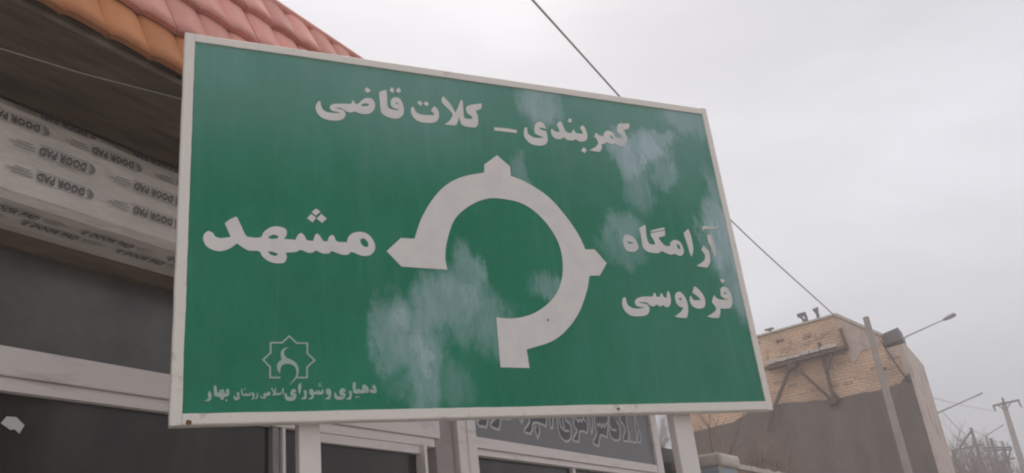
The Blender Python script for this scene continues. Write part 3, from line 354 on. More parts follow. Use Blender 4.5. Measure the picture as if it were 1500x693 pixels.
    'dehyari': ['1563,4871 1570,4868 1578,4863 1583,4853 1586,4841 1586,4828 1583,4814 1578,4796 1574,4781 1565,4780 1554,4780 1542,4782 1533,4785 1542,4791 1553,4798 1561,4807 1567,4814 1558,4818 1549,4823 1545,4831 1544,4841 1545,4852 1548,4861 1556,4868', '1619,4844 1622,4833 1626,4820 1630,4812 1638,4806 1655,4804 1674,4804 1686,4806 1693,4809 1678,4810 1661,4813 1654,4819 1652,4827 1651,4838 1654,4850 1659,4860 1666,4867 1676,4870 1687,4869 1695,4864 1701,4856 1702,4848 1701,4841 1679,4845 1681,4841 1685,4836 1693,4832 1699,4829 1700,4821 1699,4809 1695,4797 1687,4786 1676,4779 1663,4775 1648,4774 1633,4775 1624,4780 1617,4787 1611,4797 1609,4811 1613,4829', '1741,4852 1746,4846 1751,4835 1753,4823 1752,4808 1747,4791 1742,4777 1732,4776 1720,4776 1708,4778 1698,4779 1711,4786 1724,4795 1731,4805 1733,4815 1731,4828 1727,4839', '1762,4913 1785,4920 1786,4906 1787,4889 1786,4871 1785,4857 1797,4855 1806,4869 1811,4862 1818,4855 1828,4854 1836,4855 1839,4866 1841,4878 1841,4887 1841,4892 1848,4895 1857,4897 1869,4893 1880,4885 1888,4873 1893,4861 1894,4848 1892,4837 1889,4830 1883,4827 1873,4829 1861,4831 1851,4827 1840,4824 1828,4825 1816,4827 1810,4825 1803,4823 1789,4823 1776,4825 1769,4828 1764,4835 1762,4852 1761,4872 1761,4895', '1850,4863 1857,4866 1862,4856 1855,4854', '1872,4852 1877,4856 1879,4844 1872,4842', '1787,4805 1797,4798 1786,4789 1776,4797', '1805,4804 1815,4797 1805,4789 1796,4797', '1934,4898 1940,4893 1948,4884 1954,4873 1958,4860 1957,4841 1953,4826 1941,4826 1926,4826 1915,4828 1907,4830 1904,4838 1902,4847 1906,4856 1910,4862 1914,4859 1920,4855 1932,4855 1943,4855 1938,4859 1931,4864 1924,4869 1918,4874'],
}
STAR = '1191,4959 1112,4961 1112,5044 1059,5102 1117,5159 1117,5241 1205,5242 1263,5297 1320,5240 1405,5240 1403,5156 1461,5099 1399,5043 1397,4958 1320,4958'
SHOP_TEXT = ['12869,6185 12874,6149 12877,6103 12872,6064 12858,6019 12824,5952 12788,5895 12763,5882 12739,5885 12704,5892 12667,5898 12629,5887 12589,5881 12536,5907 12499,5942 12515,5970 12554,5998 12607,6026 12658,6059 12683,6116 12695,6165', '13146,6216 13161,6165 13165,6108 13131,6084 13078,6062 13006,6020 12945,5977 12921,5943 12944,5915 13066,5895 13190,5882 13224,5934 13262,5998 13281,6054 13291,6095 13361,6103 13445,6111 13509,6107 13567,6108 13628,6124 13681,6157 13717,6222 13739,6282', '13978,6309 13973,6270 13969,6220 13973,6174 13982,6134 14000,6106 14015,6089 14040,6110 14071,6143 14094,6187 14113,6236 14126,6287 14134,6326', '14292,6344 14283,6304 14282,6254 14317,6208 14338,6160 14286,6102 14212,6048 14145,6006 14097,5971 14088,5941 14117,5919 14216,5914 14314,5915 14354,5950 14400,6000 14422,6060 14450,6115 14517,6141 14595,6152 14663,6150 14731,6143 14803,6140 14868,6134 14914,6120 14944,6107 14973,6148 15007,6216 15026,6328 15037,6427', '14569,6094 14537,6062 14507,6021 14507,5984 14522,5944 14546,5895 14568,5854 14613,5900 14662,5957 14687,6006 14696,6050 14676,6081 14651,6101', '15149,6439 15147,6401 15145,6334 15145,6212 15145,6103 15232,6112 15265,6231 15298,6362 15303,6425 15299,6456', '15540,6469 15496,6335 15456,6181 15460,6076 15491,5996 15553,5941 15628,5907 15692,5891 15760,5893 15847,5910 15927,5945 15974,6000 16004,6066 16028,6141 16033,6211 16005,6260 15959,6294 15892,6301 15841,6321 15860,6416 15894,6508', '15624,6478 15588,6352 15565,6216 15604,6163 15665,6137 15719,6114 15779,6103 15858,6111 15923,6123', '15765,6494 15730,6387 15702,6268 15724,6199 15753,6158', '16306,6554 16227,6420 16165,6276 16224,6210 16292,6170 16279,6136 16227,6099 16130,6031 16046,5967 16037,5942 16077,5932 16185,5925 16289,5923 16418,6156 16490,6165 16584,6171 16680,6160 16756,6147 16794,6212 16840,6315 16878,6478 16907,6620', '16309,6421 16405,6352 16512,6416 16572,6369 16675,6460 16768,6375', '16970,6627 16968,6487 16966,6327 16970,6228 16975,6166 17020,6195 17070,6270 17098,6462 17115,6643', '17294,6663 17247,6538 17204,6392 17223,6295 17240,6217 17199,6152 17138,6100 17073,6059 17020,6023 16993,5979 17009,5941 17119,5922 17231,5912 17396,6163 17474,6166 17573,6165 17660,6151 17725,6137 17782,6231 17858,6372 17940,6571 18006,6742', '17311,6430 17367,6359 17466,6418 17520,6340 17634,6434 17688,6356 17848,6484', '18076,6750 17986,6521 17908,6278 17928,6185 17994,6145 18080,6118 18184,6112 18302,6123 18408,6159 18462,6238 18490,6331 18506,6418 18497,6491 18439,6531 18381,6552', '17965,6439 18001,6394 18067,6349 18193,6344 18306,6350', '18691,6818 18640,6706 18605,6589 18656,6561 18729,6543 18791,6475 18813,6390 18721,6296 18621,6213 18599,6166 18629,6142 18736,6139 18844,6145 18901,6209 18959,6300 18959,6400 18954,6521 18992,6701 19030,6856', '19033,6395 19023,6318 19004,6231 18969,6182 18937,6153 19343,6156 19404,6241 19458,6344 19430,6403 19404,6489 19467,6709 19538,6912', '19602,6463 19466,6181 19597,6177 19656,6248 19695,6365 19619,6547 19540,6729 19569,6848 19618,6921']

# ================================================================ the setting: ground, road, pavement
g = MB(); g.f = [(0, 1, 2, 3)]; g.v = [(-500, -500, -.16), (500, -500, -.16), (500, 500, -.16), (-500, 500, -.16)]
struct(g.build('ground', m_earth))
g = MB(); g.f = [(0, 1, 2, 3)]; g.v = [(-80, -9, -.152), (400, -9, -.152), (400, .2, -.152), (-80, .2, -.152)]
struct(g.build('road', m_asphalt, o=(0, 0, -.152)))
struct(MB().box(-80, 400, .2, .35, -.16, 0.0).build('kerb', m_slab, o=(0, .2, 0)))
struct(MB().box(-80, 23.9, .353, 3.98, -.16, -.004).build('pavement', m_pave, o=(0, .35, 0)))

# ================================================================ the direction sign
SY = 3.4                                          # front of the green sheet
X0, X1, Z0, Z1 = .195, 2.990, 2.302, 4.029
sign = thing('road_sign', 'large green direction sign with white roundabout diagram on two white posts', 'road sign', (0, 0, 0), rot=0, world=True)
b = MB(); nx, nz = 40, 24                        # slightly wavy sheet
for j in range(nz+1):
    for i in range(nx+1):
        x = X0+.02+(X1-X0-.04)*i/nx; z = Z0+.02+(Z1-Z0-.04)*j/nz
        b.v.append((x, SY+.0002*math.sin(x*7)*math.sin(z*6), z))
for j in range(nz):
    for i in range(nx):
        a = j*(nx+1)+i; b.f.append((a, a+1, a+nx+2, a+nx+1))
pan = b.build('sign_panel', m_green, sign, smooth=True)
MB().box(X0+.01, X1-.01, SY+.004, SY+.03, Z0+.01, Z1-.01).build('backing_sheet', m_galv, sign)
FW = .043; FY0, FY1 = SY-.007, SY+.042
def rail(p0, p1, q0, q1, seed):
    """rail whose outer edge runs p0-p1 and inner edge q0-q1 in the sheet's plane, cut and taped a little unevenly"""
    b = MB(); n = 60
    for i in range(n+1):
        t = i/n; o_ = Vector(p0).lerp(Vector(p1), t); q_ = Vector(q0).lerp(Vector(q1), t); dr = (q_-o_).normalized()
        w1 = (noise.noise(Vector((t*9, seed, 0)))*.0022 + noise.noise(Vector((t*40, seed, 5)))*.0012)
        w0 = noise.noise(Vector((t*14, seed, 9)))*.0014
        q_ = q_ + dr*w1; o_ = o_ + dr*w0
        e = dr*.005
        b.v += [(o_.x, FY1, o_.y), (o_.x, FY0+.004, o_.y), (o_.x+e.x, FY0, o_.y+e.y), (q_.x-e.x*.3, FY0, q_.y-e.y*.3), (q_.x, FY0+.002, q_.y), (q_.x, FY1, q_.y)]
    for i in range(n):
        for k in range(6): a = 6*i+k; c = 6*i+(k+1) % 6; b.f.append((a, c, c+6, a+6))
    b.f += [tuple(range(6))[::-1], tuple(range(6*n, 6*n+6))]
    return b.build('frame_rail', m_frame, sign)
XR = X1-FW+.006
rail((X0, Z0), (X0, Z1), (X0+FW, Z0), (X0+FW, Z1), 1)
rail((X1, Z0), (X1, Z1), (XR, Z0), (XR, Z1), 2)
rail((X0+FW+.001, Z1), (XR-.001, Z1), (X0+FW+.001, Z1-.040), (XR-.001, Z1-.040), 3)
rail((X0+FW+.001, Z0), (XR-.001, Z0), (X0+FW+.001, Z0+.043), (XR-.001, Z0+.043), 4)
for xa, xb, yb in ((.672, .757, .125), (2.424, 2.526, .10)):
    MB().box(xa, xb, SY+.044, SY+yb, -.3, Z1-.1).build('post', m_post, sign, bevel=.006)
for xa in (.672, 1.5, 2.418):                     # back stiffeners behind the sheet
    MB().box(xa-.25, xa-.21, SY+.031, SY+.06, Z0+.05, Z1-.05).build('stiffener', m_galv, sign)
TH = .0014
def letters(key, m, label=None, name='lettering'):
    me = flat_mesh(name, [parse(c) for c in LETTERS[key]], TH)
    o = mesh_object(name, me, m, sign, (0, SY-TH-.0006, 0))
    if label: o['label'] = label
    return o
for k in ('qazi', 'kalat', 'bandi', 'kamar', 'mashhad', 'aramgah', 'ferdowsi', 'dash'): letters(k, m_vinyl)
letters('ring', m_vinyl, 'white broken roundabout ring with three arrow tips', 'roundabout_symbol')
for k in ('bahar', 'rustaye', 'eslami', 'shoraye', 'dehyari'): letters(k, m_small, None, 'small_lettering')
emb = letters('flame', m_small, 'pale eight pointed star outline with a curved flame', 'emblem')
P = parse(STAR); b = MB()
for i in range(len(P)-1):                        # mitred strokes of the star
    pass
def stroke(P, wd):
    """outline polygon around an open polyline, mitred"""
    L_, R_ = [], []
    for i, p in enumerate(P):
        a = Vector(P[max(i-1, 0)]); c = Vector(P[min(i+1, len(P)-1)]); q = Vector(p)
        d1 = (q-a).normalized() if i > 0 else (c-q).normalized(); d2 = (c-q).normalized() if i < len(P)-1 else d1
        n1 = Vector((-d1.y, d1.x)); n2 = Vector((-d2.y, d2.x)); m_ = (n1+n2)
        m_ = m_.normalized() if m_.length > .05 else n1
        k = wd/2/max(.45, m_.dot(n1))
        L_.append(tuple(q+m_*k)); R_.append(tuple(q-m_*k))
    return L_ + R_[::-1]
def stroke_mb(P, wd, y0, y1, b):
    O = stroke(P, wd); n = len(P); base = len(b.v)
    for i in range(n):
        l = O[i]; r = O[2*n-1-i]; b.v += [(l[0], y0, l[1]), (r[0], y0, r[1]), (r[0], y1, r[1]), (l[0], y1, l[1])]
    for i in range(n-1):
        p = base+4*i; q = p+4
        b.f += [(p, p+1, q+1, q), (p+1, p+2, q+2, q+1), (p+2, p+3, q+3, q+2), (p+3, p, q, q+3)]
    b.f += [(base, base+1, base+2, base+3), (base+4*(n-1)+3, base+4*(n-1)+2, base+4*(n-1)+1, base+4*(n-1))]
b = MB(); stroke_mb(P, .0066, SY-.0021, SY-.0006, b); b.build('star_outline', m_small, sign)

rk = random.Random(2)
m_rust = mat('rust', (.20, .10, .05), .9)
for x, z, r_ in ((1.802, 2.742, .0055), (1.35, 3.9, .003), (.262, 2.312, .011), (2.1, 2.324, .008)):
    me = flat_mesh('rust_spot', [[(r_*rk.uniform(.7, 1.2)*math.cos(a), r_*rk.uniform(.7, 1.1)*math.sin(a)) for a in [k*math.pi/5 for k in range(10)]]], .0008)
    mesh_object('rust_spot', me, m_rust, sign, (x, (SY-.0030 if 2.36 < z else FY0-.0008), z))

# ================================================================ the shop building
shop = thing('shop_building', 'low shop building with dark glazed front and pink tiled roof edge behind the sign', 'building', (3, 4, 0))
F = 4.0                                           # shop front plane
MB().box(-4, 10.96, 4.25, 12, -.1, 4.9).build('wall', m_wall, shop)
MB().box(5.64, 5.868, 3.97, 4.25, -.1, 3.51).build('pilaster', m_wall, shop)
MB().box(-4, 5.86, 3.70, 4.25, 4.012, 4.06).build('upper_ledge', m_brown, shop)
# beam, rails
MB().box(-4, 5.69, 3.955, 4.2, 2.79, 2.927).build('beam', m_white, shop, bevel=.004)
MB().box(-4, 5.64, 3.975, 4.2, 2.722, 2.787).build('window_rail', m_white, shop, bevel=.003)
MB().box(-4, 5.64, 3.975, 4.2, 3.43, 3.508).build('head_rail', m_brown, shop)
MB().box(-4, 5.64, 3.97, 4.2, -.05, .25).build('sill', m_white, shop)
def window(s0, s1, z0, z1, m=m_glass, y=4.02, fr=True, fw=.03):
    p = MB().box(s0, s1, y, y+.012, z0, z1).build('window_pane', m, shop)
    return p
for a, c in ((-4, -1.4), (-1.39, .9), (.91, 3.93), (4.06, 4.28), (4.36, 5.44)): window(a, c, .25, 2.722)
for a, c in ((-4, -.6), (-.55, 5.2), (5.25, 5.64)): window(a, c, 2.927, 3.43, m_glass2)
for a, c, yy, m in ((3.935, 3.985, 3.985, m_galv), (4.01, 4.035, 3.975, m_white), (5.445, 5.480, 3.94, m_white), (4.30, 4.345, 3.98, m_white), (.86, .95, 3.985, m_galv), (-1.43, -1.36, 3.985, m_galv)):
    MB().box(a, c, yy, 4.1, .25, 2.72).build('mullion', m, shop, bevel=.002)
MB().box(4.345, 5.445, 3.982, 4.1, 2.66, 2.72).build('door_head', m_white, shop, bevel=.002)
MB().box(5.485, 5.64, 4.10, 4.2, .25, 2.72).build('recess_panel', m_wall, shop)
# film wrapped roller shutter box above the window
b = MB(); prof = [(3.62, 3.535), (3.60, 3.60), (3.605, 3.74), (3.60, 3.86), (3.625, 3.955), (3.66, 4.0), (3.9, 4.008), (4.24, 4.008), (4.24, 3.511), (3.97, 3.508), (3.80, 3.502), (3.66, 3.506)]
ns = 120
for i in range(ns+1):
    s = -4+9.64*i/ns
    for k, (y, z) in enumerate(prof):
        q = noise.noise(Vector((s*2.1, k*1.7, 3))) * (.008 if k < 6 else .003)
        b.v.append((s, y+q, z+q*.5))
npf = len(prof)
for i in range(ns):
    for k in range(npf):
        a = i*npf+k; c = i*npf+(k+1) % npf; b.f.append((a, c, c+npf, a+npf))
b.f.append(tuple(range(npf))); b.f.append(tuple(ns*npf+k for k in range(npf))[::-1])
box = b.build('shutter_box', m_film, shop, smooth=False); box['label'] = 'roller shutter box still wrapped in printed film'
# prints on the film: bold slanted words, a rounded end and small lines
def text_mesh(txt, size):
    cu = bpy.data.curves.new('t', 'FONT'); cu.body = txt; cu.size = size; cu.shear = .18; cu.offset = size*.05; cu.space_character = 1.08; cu.resolution_u = 2
    ob = bpy.data.objects.new('t', cu); me = bpy.data.meshes.new_from_object(ob); bpy.data.objects.remove(ob)
    return me
word = text_mesh('DOOR PAD', .07)
wx = [v.co.x for v in word.vertices]; wy = [v.co.y for v in word.vertices]; wmin, wmax, ymin, ymax = min(wx), max(wx), min(wy), max(wy)
WL, WH = .245, .046
kx, ky = WL/(wmax-wmin), WH/(ymax-ymin)
fv, ff, pv, pf = [], [], [], []
def surf(s, z, up):                               # point on the film a hair outside it
    if up:
        if z <= 3.60: y = 3.62+(z-3.535)/(.065)*(-.02)
        elif z <= 3.74: y = 3.60+(z-3.6)/.14*.005
        elif z <= 3.86: y = 3.605-(z-3.74)/.12*.005
        elif z <= 3.955: y = 3.60+(z-3.86)/.095*.025
        else: y = 3.625+(z-3.955)/.045*.035
        return (s, y-.010, z)
    return (s, z, 3.493)
def place(P2, faces, v, f, s0, c, flip, up):
    n = len(v)
    for x, y in P2:
        if flip: x, y = -x, -y
        v.append(surf(s0+x, c+y, up) if up else surf(s0+x, c-y, up))
    f += [tuple(n+i for i in q) for q in faces]
wP = [((v.co.x-(wmin+wmax)/2)*kx, (v.co.y-(ymin+ymax)/2)*ky) for v in word.vertices]; wF = [tuple(p.vertices) for p in word.polygons]
def rect(x0, x1, y0, y1): return [(x0, y0), (x1, y0), (x1, y1), (x0, y1)]
def pad(s, c, flip, up):
    fv, ff, pv, pf = [], [], [], []; place(wP, wF, fv, ff, s, c, flip, up)
    h = WH/2+.006
    # rounded end before the first letter
    a = -WL/2-.010
    arc = [(a-.004-.034*math.cos(t), h*math.sin(t)) for t in [R(x) for x in (-90, -60, -30, 0, 30, 60, 90)]]
    inn = [(a-.004-.008*math.cos(t), (h-.004)*math.sin(t)) for t in [R(x) for x in (90, 45, 0, -45, -90)]]
    place(arc+inn, [tuple(range(12))], pv, pf, s, c, flip, up)
    place(rect(a, WL/2+.004, h, h+.003), [(0, 1, 2, 3)], pv, pf, s, c, flip, up)
    place(rect(a, WL/2+.004, -h-.003, -h), [(0, 1, 2, 3)], pv, pf, s, c, flip, up)
    for q, (x0, x1) in enumerate(((.02, .12), (.02, .145), (.03, .11))):
        place(rect(WL/2+x0, WL/2+x1, .014-q*.015, .014-q*.015+.005), [(0, 1, 2, 3)], pv, pf, s, c, flip, up)
    b = MB(); b.v, b.f = fv, ff; b.build('printed_word', m_print, box)
    b = MB(); b.v, b.f = pv, pf; b.build('printed_border', m_print2, box)
for row, (z, off) in enumerate(((3.978, .02), (3.880, .275), (3.768, .52+.005), (3.632, .52+.005))):
    k = -8
    while True:
        s = 1.665+off+k*.515; k += 1
        if s > 5.4: break
        if s > -3.6: pad(s, z, True, True)
k = -8
for k in range(-8, 7):
    s = 2.06+k*.515
    if -3.6 < s < 5.4: pad(s, 3.735, False, False); pad(s+.26, 3.82, False, False)
# eaves
MB().box(-4, 10.9, 3.03, 4.26, 4.10, 4.16).build('soffit', m_brown, shop)
MB().box(-4, 10.9, 3.035, 3.07, 4.055, 4.10).build('eaves_batten', m_brown, shop)
MB().box(-4, 10.9, 3.66, 3.70, 4.02, 4.10).build('wall_batten', m_brown, shop)
al = R(71); ca, sa = math.cos(al), math.sin(al)
def roofpt(t, h): return (3.02+t*ca-h*sa, 4.09+t*sa+h*ca)        # t up the slope, h outward
b = MB(); b.slab([roofpt(0, -.06), roofpt(1.32, -.06), roofpt(1.32, -.09), (roofpt(1.32, -.09)[0]+.1, 4.165), (3.1, 4.165)], -4, 10.9).build('roof_base', m_brown, shop)
MB().box(-4, 10.9, 3.62, 12, 4.9, 5.02).build('roof_slab', m_wall, shop)
TW = .2225                                        # one tile per wave of the roof
RL = [.33, .35, .34, .32]
def tile_mesh(L_, name):
    b = MB(); nu, nv = 12, 4
    def hh(u): # a broad roll with a narrow valley
        return .027*abs(math.sin(math.pi*u**.8))**.62
    for j in range(nv+1):
        v = j/nv
        for i in range(nu+1):
            u = i/nu
            t = v*(L_+.05) - .022*abs(math.sin(math.pi*u))*(1-v)**2
            h = hh(u) + .040*(1-v)**1.0 - .012
            y, z = (t*ca-h*sa, t*sa+h*ca); b.v.append((u*TW, y, z))
    # lip turning back under the lower edge
    for i in range(nu+1):
        u = i/nu; t = -.022*abs(math.sin(math.pi*u)) + .002; h = hh(u)+.040-.012-.030
        b.v.append((u*TW, t*ca-h*sa, t*sa+h*ca))
    for j in range(nv):
        for i in range(nu):
            a = j*(nu+1)+i; b.f.append((a, a+1, a+nu+2, a+nu+1))
    k = (nv+1)*(nu+1)
    for i in range(nu): b.f.append((k+i, k+i+1, i+1, i))
    me = bpy.data.meshes.new(name); me.from_pydata(b.v, [], b.f)
    for p in me.polygons: p.use_smooth = p.index < nu*nv
    return me
t0 = 0.0; rnd = random.Random(4)
for r_, L_ in enumerate(RL):
    me = tile_mesh(L_, 'tile'); me.materials.append(m_tileo if r_ == 0 else m_tilep)
    y, z = roofpt(t0, 0)
    k = 0
    while True:
        s = -1.80+k*TW; k += 1
        if s > 10.6: break
        o = bpy.data.objects.new('tile', me); COL.objects.link(o); o.parent = shop
        o.location = (s-3, y-4+rnd.uniform(-.003, .003), z+rnd.uniform(-.003, .003))
    t0 += L_
y, z = roofpt(t0, .0)
MB().tube([(-1.8, y+.0, z+.02), (10.85, y+.0, z+.02)], .028, 8).build('ridge_cap', m_tilep, shop)

# second shop: frames, dark glass below its name board
MB().box(5.905, 6.18, 3.93, 4.2, -.05, 3.9).build('frame_post', m_white, shop, bevel=.006)
MB().box(6.03, 6.05, 3.918, 3.93, -.05, 3.9).build('frame_bead', m_white, shop)
MB().box(6.182, 10.16, 3.935, 4.2, 2.755, 2.845).build('sign_rail', m_white, shop, bevel=.004)
MB().box(6.182, 10.16, 3.96, 4.2, 2.70, 2.752).build('sign_rail', m_white, shop, bevel=.003)
MB().box(10.17, 10.36, 3.93, 4.2, 2.62, 3.9).build('frame_post', m_white, shop, bevel=.005)
MB().box(6.18, 10.40, 4.03, 4.045, .25, 2.70).build('window_pane', m_glass, shop)
MB().box(8.0, 8.05, 3.99, 4.1, .25, 2.70).build('mullion', m_white, shop)
MB().box(6.18, 10.36, 3.96, 4.2, -.05, .25).build('sill', m_white, shop)
MB().box(10.405, 10.435, 3.97, 4.2, -.05, 3.9).build('mullion', m_galv, shop)
pm = MB().box(10.437, 10.96, 3.99, 4.005, 3.10, 3.9).build('window_pane', m_mirror, shop); pm['label'] = 'narrow mirrored pane reflecting bright sky and bare branches'
MB().box(10.437, 10.96, 3.99, 4.005, .25, 3.095).build('window_pane', m_glass, shop)
board = thing('shop_name_board', 'grey shop name board with outlined Persian lettering above the glazed shop front', 'shop sign', (8.2, 3.97, 2.845))
MB().box(6.19, 10.16, 3.962, 4.19, 2.848, 3.62).build('board_face', m_board, board)
b = MB(); b2 = MB()
for i, c in enumerate(SHOP_TEXT):
    P = parse(c); y = 3.9578-.0001*(i % 6); stroke_mb(P, .022, y, 3.9612, b)
ol = b.build('letter_outline', m_outline, board)
CLOSED = [i for i, c in enumerate(SHOP_TEXT)]
fills = []
for i, c in enumerate(SHOP_TEXT):
    P = parse(c)
    if math.dist(P[0], P[-1]) < .45*sum(math.dist(P[k], P[k+1]) for k in range(len(P)-1)) and abs(area(P)) > .006:
        me = flat_mesh('letter_fill', [P], .0006)
        mesh_object('letter_fill', me, m_boardfill, board, Vector((-8.2, 3.9598-.0001*(i % 9)-3.97, -2.845)))

stk = MB(); Pk = [(2.272, 2.582), (2.294, 2.615), (2.339, 2.617), (2.382, 2.583), (2.363, 2.543), (2.339, 2.56), (2.32, 2.555)]
n = len(Pk); stk.v = [(x, 4.014, z) for x, z in Pk]+[(x, 4.0185, z) for x, z in Pk]; stk.f = [tuple(range(n)), tuple(range(n, 2*n))[::-1]]+[(i, (i+1) % n, n+(i+1) % n, n+i) for i in range(n)]
tag(stk.build('paper_sticker', m_sticker, o=(2.3, 4.014, 2.58)), 'torn white paper sticker on the dark shop window at lower left', 'sticker')
tag(MB().tube([(-1, 3.05, 3.72), (.6, 3.05, 3.74), (1.45, 3.05, 3.80), (1.9, 3.05, 3.875), (2.4, 3.05, 3.985), (3.0, 3.05, 4.07)], .0035, 5).build('eaves_cable', m_thin, o=(2, 3.05, 3.9)),
    'thin pale cable sagging under the dark eaves', 'cable')

# ================================================================ unfinished brick building
BS = 24.0
bb = thing('brick_building', 'unfinished yellow brick building with dark rendered lower wall and rooftop parapet', 'building', (BS, 2.0, 0))
b = MB(); b.slab([(9.5, -.2), (9.5, 7.30), (5.7, 7.44), (3.54, 7.55), (2.60, 6.76), (2.60, 6.40), (2.15, 6.42), (2.15, -.2)], BS, BS+3.8); b.build('wall', m_brick, bb)
def rough_line(P, amp, seed, step=.12):
    out = []
    for i in range(len(P)):
        a = Vector(P[i]); c = Vector(P[(i+1) % len(P)]); L_ = (c-a).length; k = max(1, int(L_/step))
        for j in range(k):
            p = a.lerp(c, j/k); q = noise.noise_vector(Vector((p.x*4, p.y*4, seed)))
            out.append((p.x+q.x*amp, p.y+q.y*amp))
    return out
b = MB(); b.slab(rough_line([(9.4, 0), (9.4, 5.2), (6.9, 5.30), (6.17, 5.56), (5.39, 5.53), (4.14, 5.39), (2.94, 5.41), (2.45, 5.45), (2.27, 5.62), (2.17, 5.62), (2.17, 0)], .03, 1), BS-.035, BS-.001)
b.build('dark_render', m_darkplaster, bb)
b = MB(); b.slab(rough_line([(3.54, 7.50), (2.62, 6.73), (2.72, 6.46), (3.16, 6.46), (3.30, 6.30), (3.43, 6.21), (3.52, 6.50), (3.54, 6.74)], .035, 5), BS-.022, BS-.001); b.build('plaster_patch', m_plaster, bb)
b = MB(); b.slab(rough_line([(2.58, 6.37), (2.17, 6.39), (2.17, 5.66), (2.26, 5.64), (2.28, 6.15), (2.56, 6.12)], .015, 9), BS-.024, BS-.001); b.build('plaster_patch', m_plaster, bb)
b = MB(); b.box(BS, BS+3.7, 2.085, 2.148, -.1, 6.43); b.build('side_render', m_white2, bb)
b = MB(); b.box(BS-.038, BS-.002, 2.09, 2.165, -.1, 6.41); b.build('corner_bead', m_white2, bb)
b = MB(); b.bar((BS+.1, 3.56, 7.585), (BS+.1, 2.56, 6.76), .07, .34); b.build('sloping_coping', m_slab, bb)
b = MB(); b.bar((BS+.1, 9.4, 7.34), (BS+.1, 3.58, 7.575), .05, .30); b.build('coping', m_slab, bb)
b = MB(); b.slab([(2.62, 6.52), (2.66, 6.80), (2.16, 6.90), (2.14, 6.58)], BS+.15, BS+.9); b.build('roof_box', m_sheet, bb)
for d_, z_, s_ in ((5.56, 7.02, .09), (5.58, 6.86, .10), (5.54, 6.70, .07), (4.89, 7.12, .10), (4.81, 6.92, .10), (5.10, 7.18, .07), (6.0, 6.2, .1)):
    MB().box(BS-.012, BS+.01, d_-s_/2, d_+s_/2, z_-s_/2, z_+s_/2).build('brick', m_brickd, bb)  # darker squares set on the wall, standing in for shaded putlog holes
# individual lighter and darker bricks standing proud of the wall
rb = random.Random(11); bme = {}
for key, mm_ in (('a', m_brickd), ('b', m_brickl)):
    me = bpy.data.meshes.new('brick'); q = MB().box(-.02, .012, -.11, .11, -.033, .033); me.from_pydata(q.v, [], q.f); me.materials.append(mm_); bme[key] = me
for i in range(70):
    d_ = rb.uniform(2.4, 6.6); z_ = 5.7+.078*rb.randrange(0, 22)+.039
    if z_ > 7.3 or (z_ > 6.0 and d_ < 3.7): continue
    o = bpy.data.objects.new('brick', bme[rb.choice('ab')]); COL.objects.link(o); o.parent = bb; o.location = (0, d_-2.0, z_)
# steel balcony frame left hanging on the wall
def bbar(name, a, c, wd, m=m_steel, s=BS-.28, dp=.08): return MB().bar((s, *a), (s, *c), dp, wd).build(name, m, bb)
bbar('steel_beam', (5.66, 6.50), (3.48, 6.60), .11); bbar('steel_beam', (5.60, 6.52), (3.48, 6.62), .10, s=BS-.06)
rp = random.Random(3)
x = 5.60
while x > 3.75:
    wd = rp.uniform(.22, .46); MB().box(BS-.34, BS-.02, x-wd, x-.03, 6.585+.046*(5.6-x), 6.655+.046*(5.6-x)+rp.uniform(0, .04)).build('slab_piece', m_slab, bb, bevel=.01); x -= wd
bbar('strut', (4.95, 6.48), (5.72, 5.34), .07, s=BS-.2); bbar('strut', (4.90, 6.46), (4.16, 5.36), .07, s=BS-.22); bbar('strut', (4.12, 6.90), (4.10, 5.30), .08, s=BS-.16)
bbar('strut', (3.84, 6.54), (4.09, 6.12), .08, s=BS-.24); bbar('strut', (3.52, 7.15), (3.46, 6.56), .05, s=BS-.1); MB().box(BS-.3, BS-.05, 4.82, 5.06, 6.36, 6.50).build('gusset', m_steel, bb)
bbar('strut', (4.14, 5.62), (3.96, 5.30), .05, s=BS-.1); MB().box(BS-.25, BS-.04, 4.03, 4.25, 5.24, 5.40).build('gusset', m_steel, bb)
bbar('strut', (5.72, 5.34), (5.95, 4.85), .07, s=BS-.2)
for P in ([(4.49, 7.45), (4.44, 7.70), (4.56, 7.88)], [(4.37, 7.45), (4.36, 7.80)], [(4.04, 7.5), (4.05, 7.78), (4.02, 7.95)], [(4.02, 7.72), (4.12, 7.93)], [(5.42, 7.4), (5.40, 7.66)]):
    MB().tube([(BS+.25, *p) for p in P], .042, 6).build('rebar_stub', m_sheet, bb)
MB().box(BS+.22, BS+.28, 4.34, 4.58, 7.80, 7.90).build('stub_cap', m_sheet, bb); MB().box(BS+.2, BS+.3, 5.29, 5.54, 7.645, 7.69).build('stub_cap', m_sheet, bb)
tag(MB().tube([(BS-.1, 2.62, 6.60), (BS-.1, 2.50, 6.2), (BS-.1, 2.36, 5.75), (BS-.1, 2.22, 5.42)], .016, 5).build('wall_cable', m_cabled, o=(BS-.1, 2.4, 6)), 'dark cable running diagonally down the brick wall near its corner', 'cable')

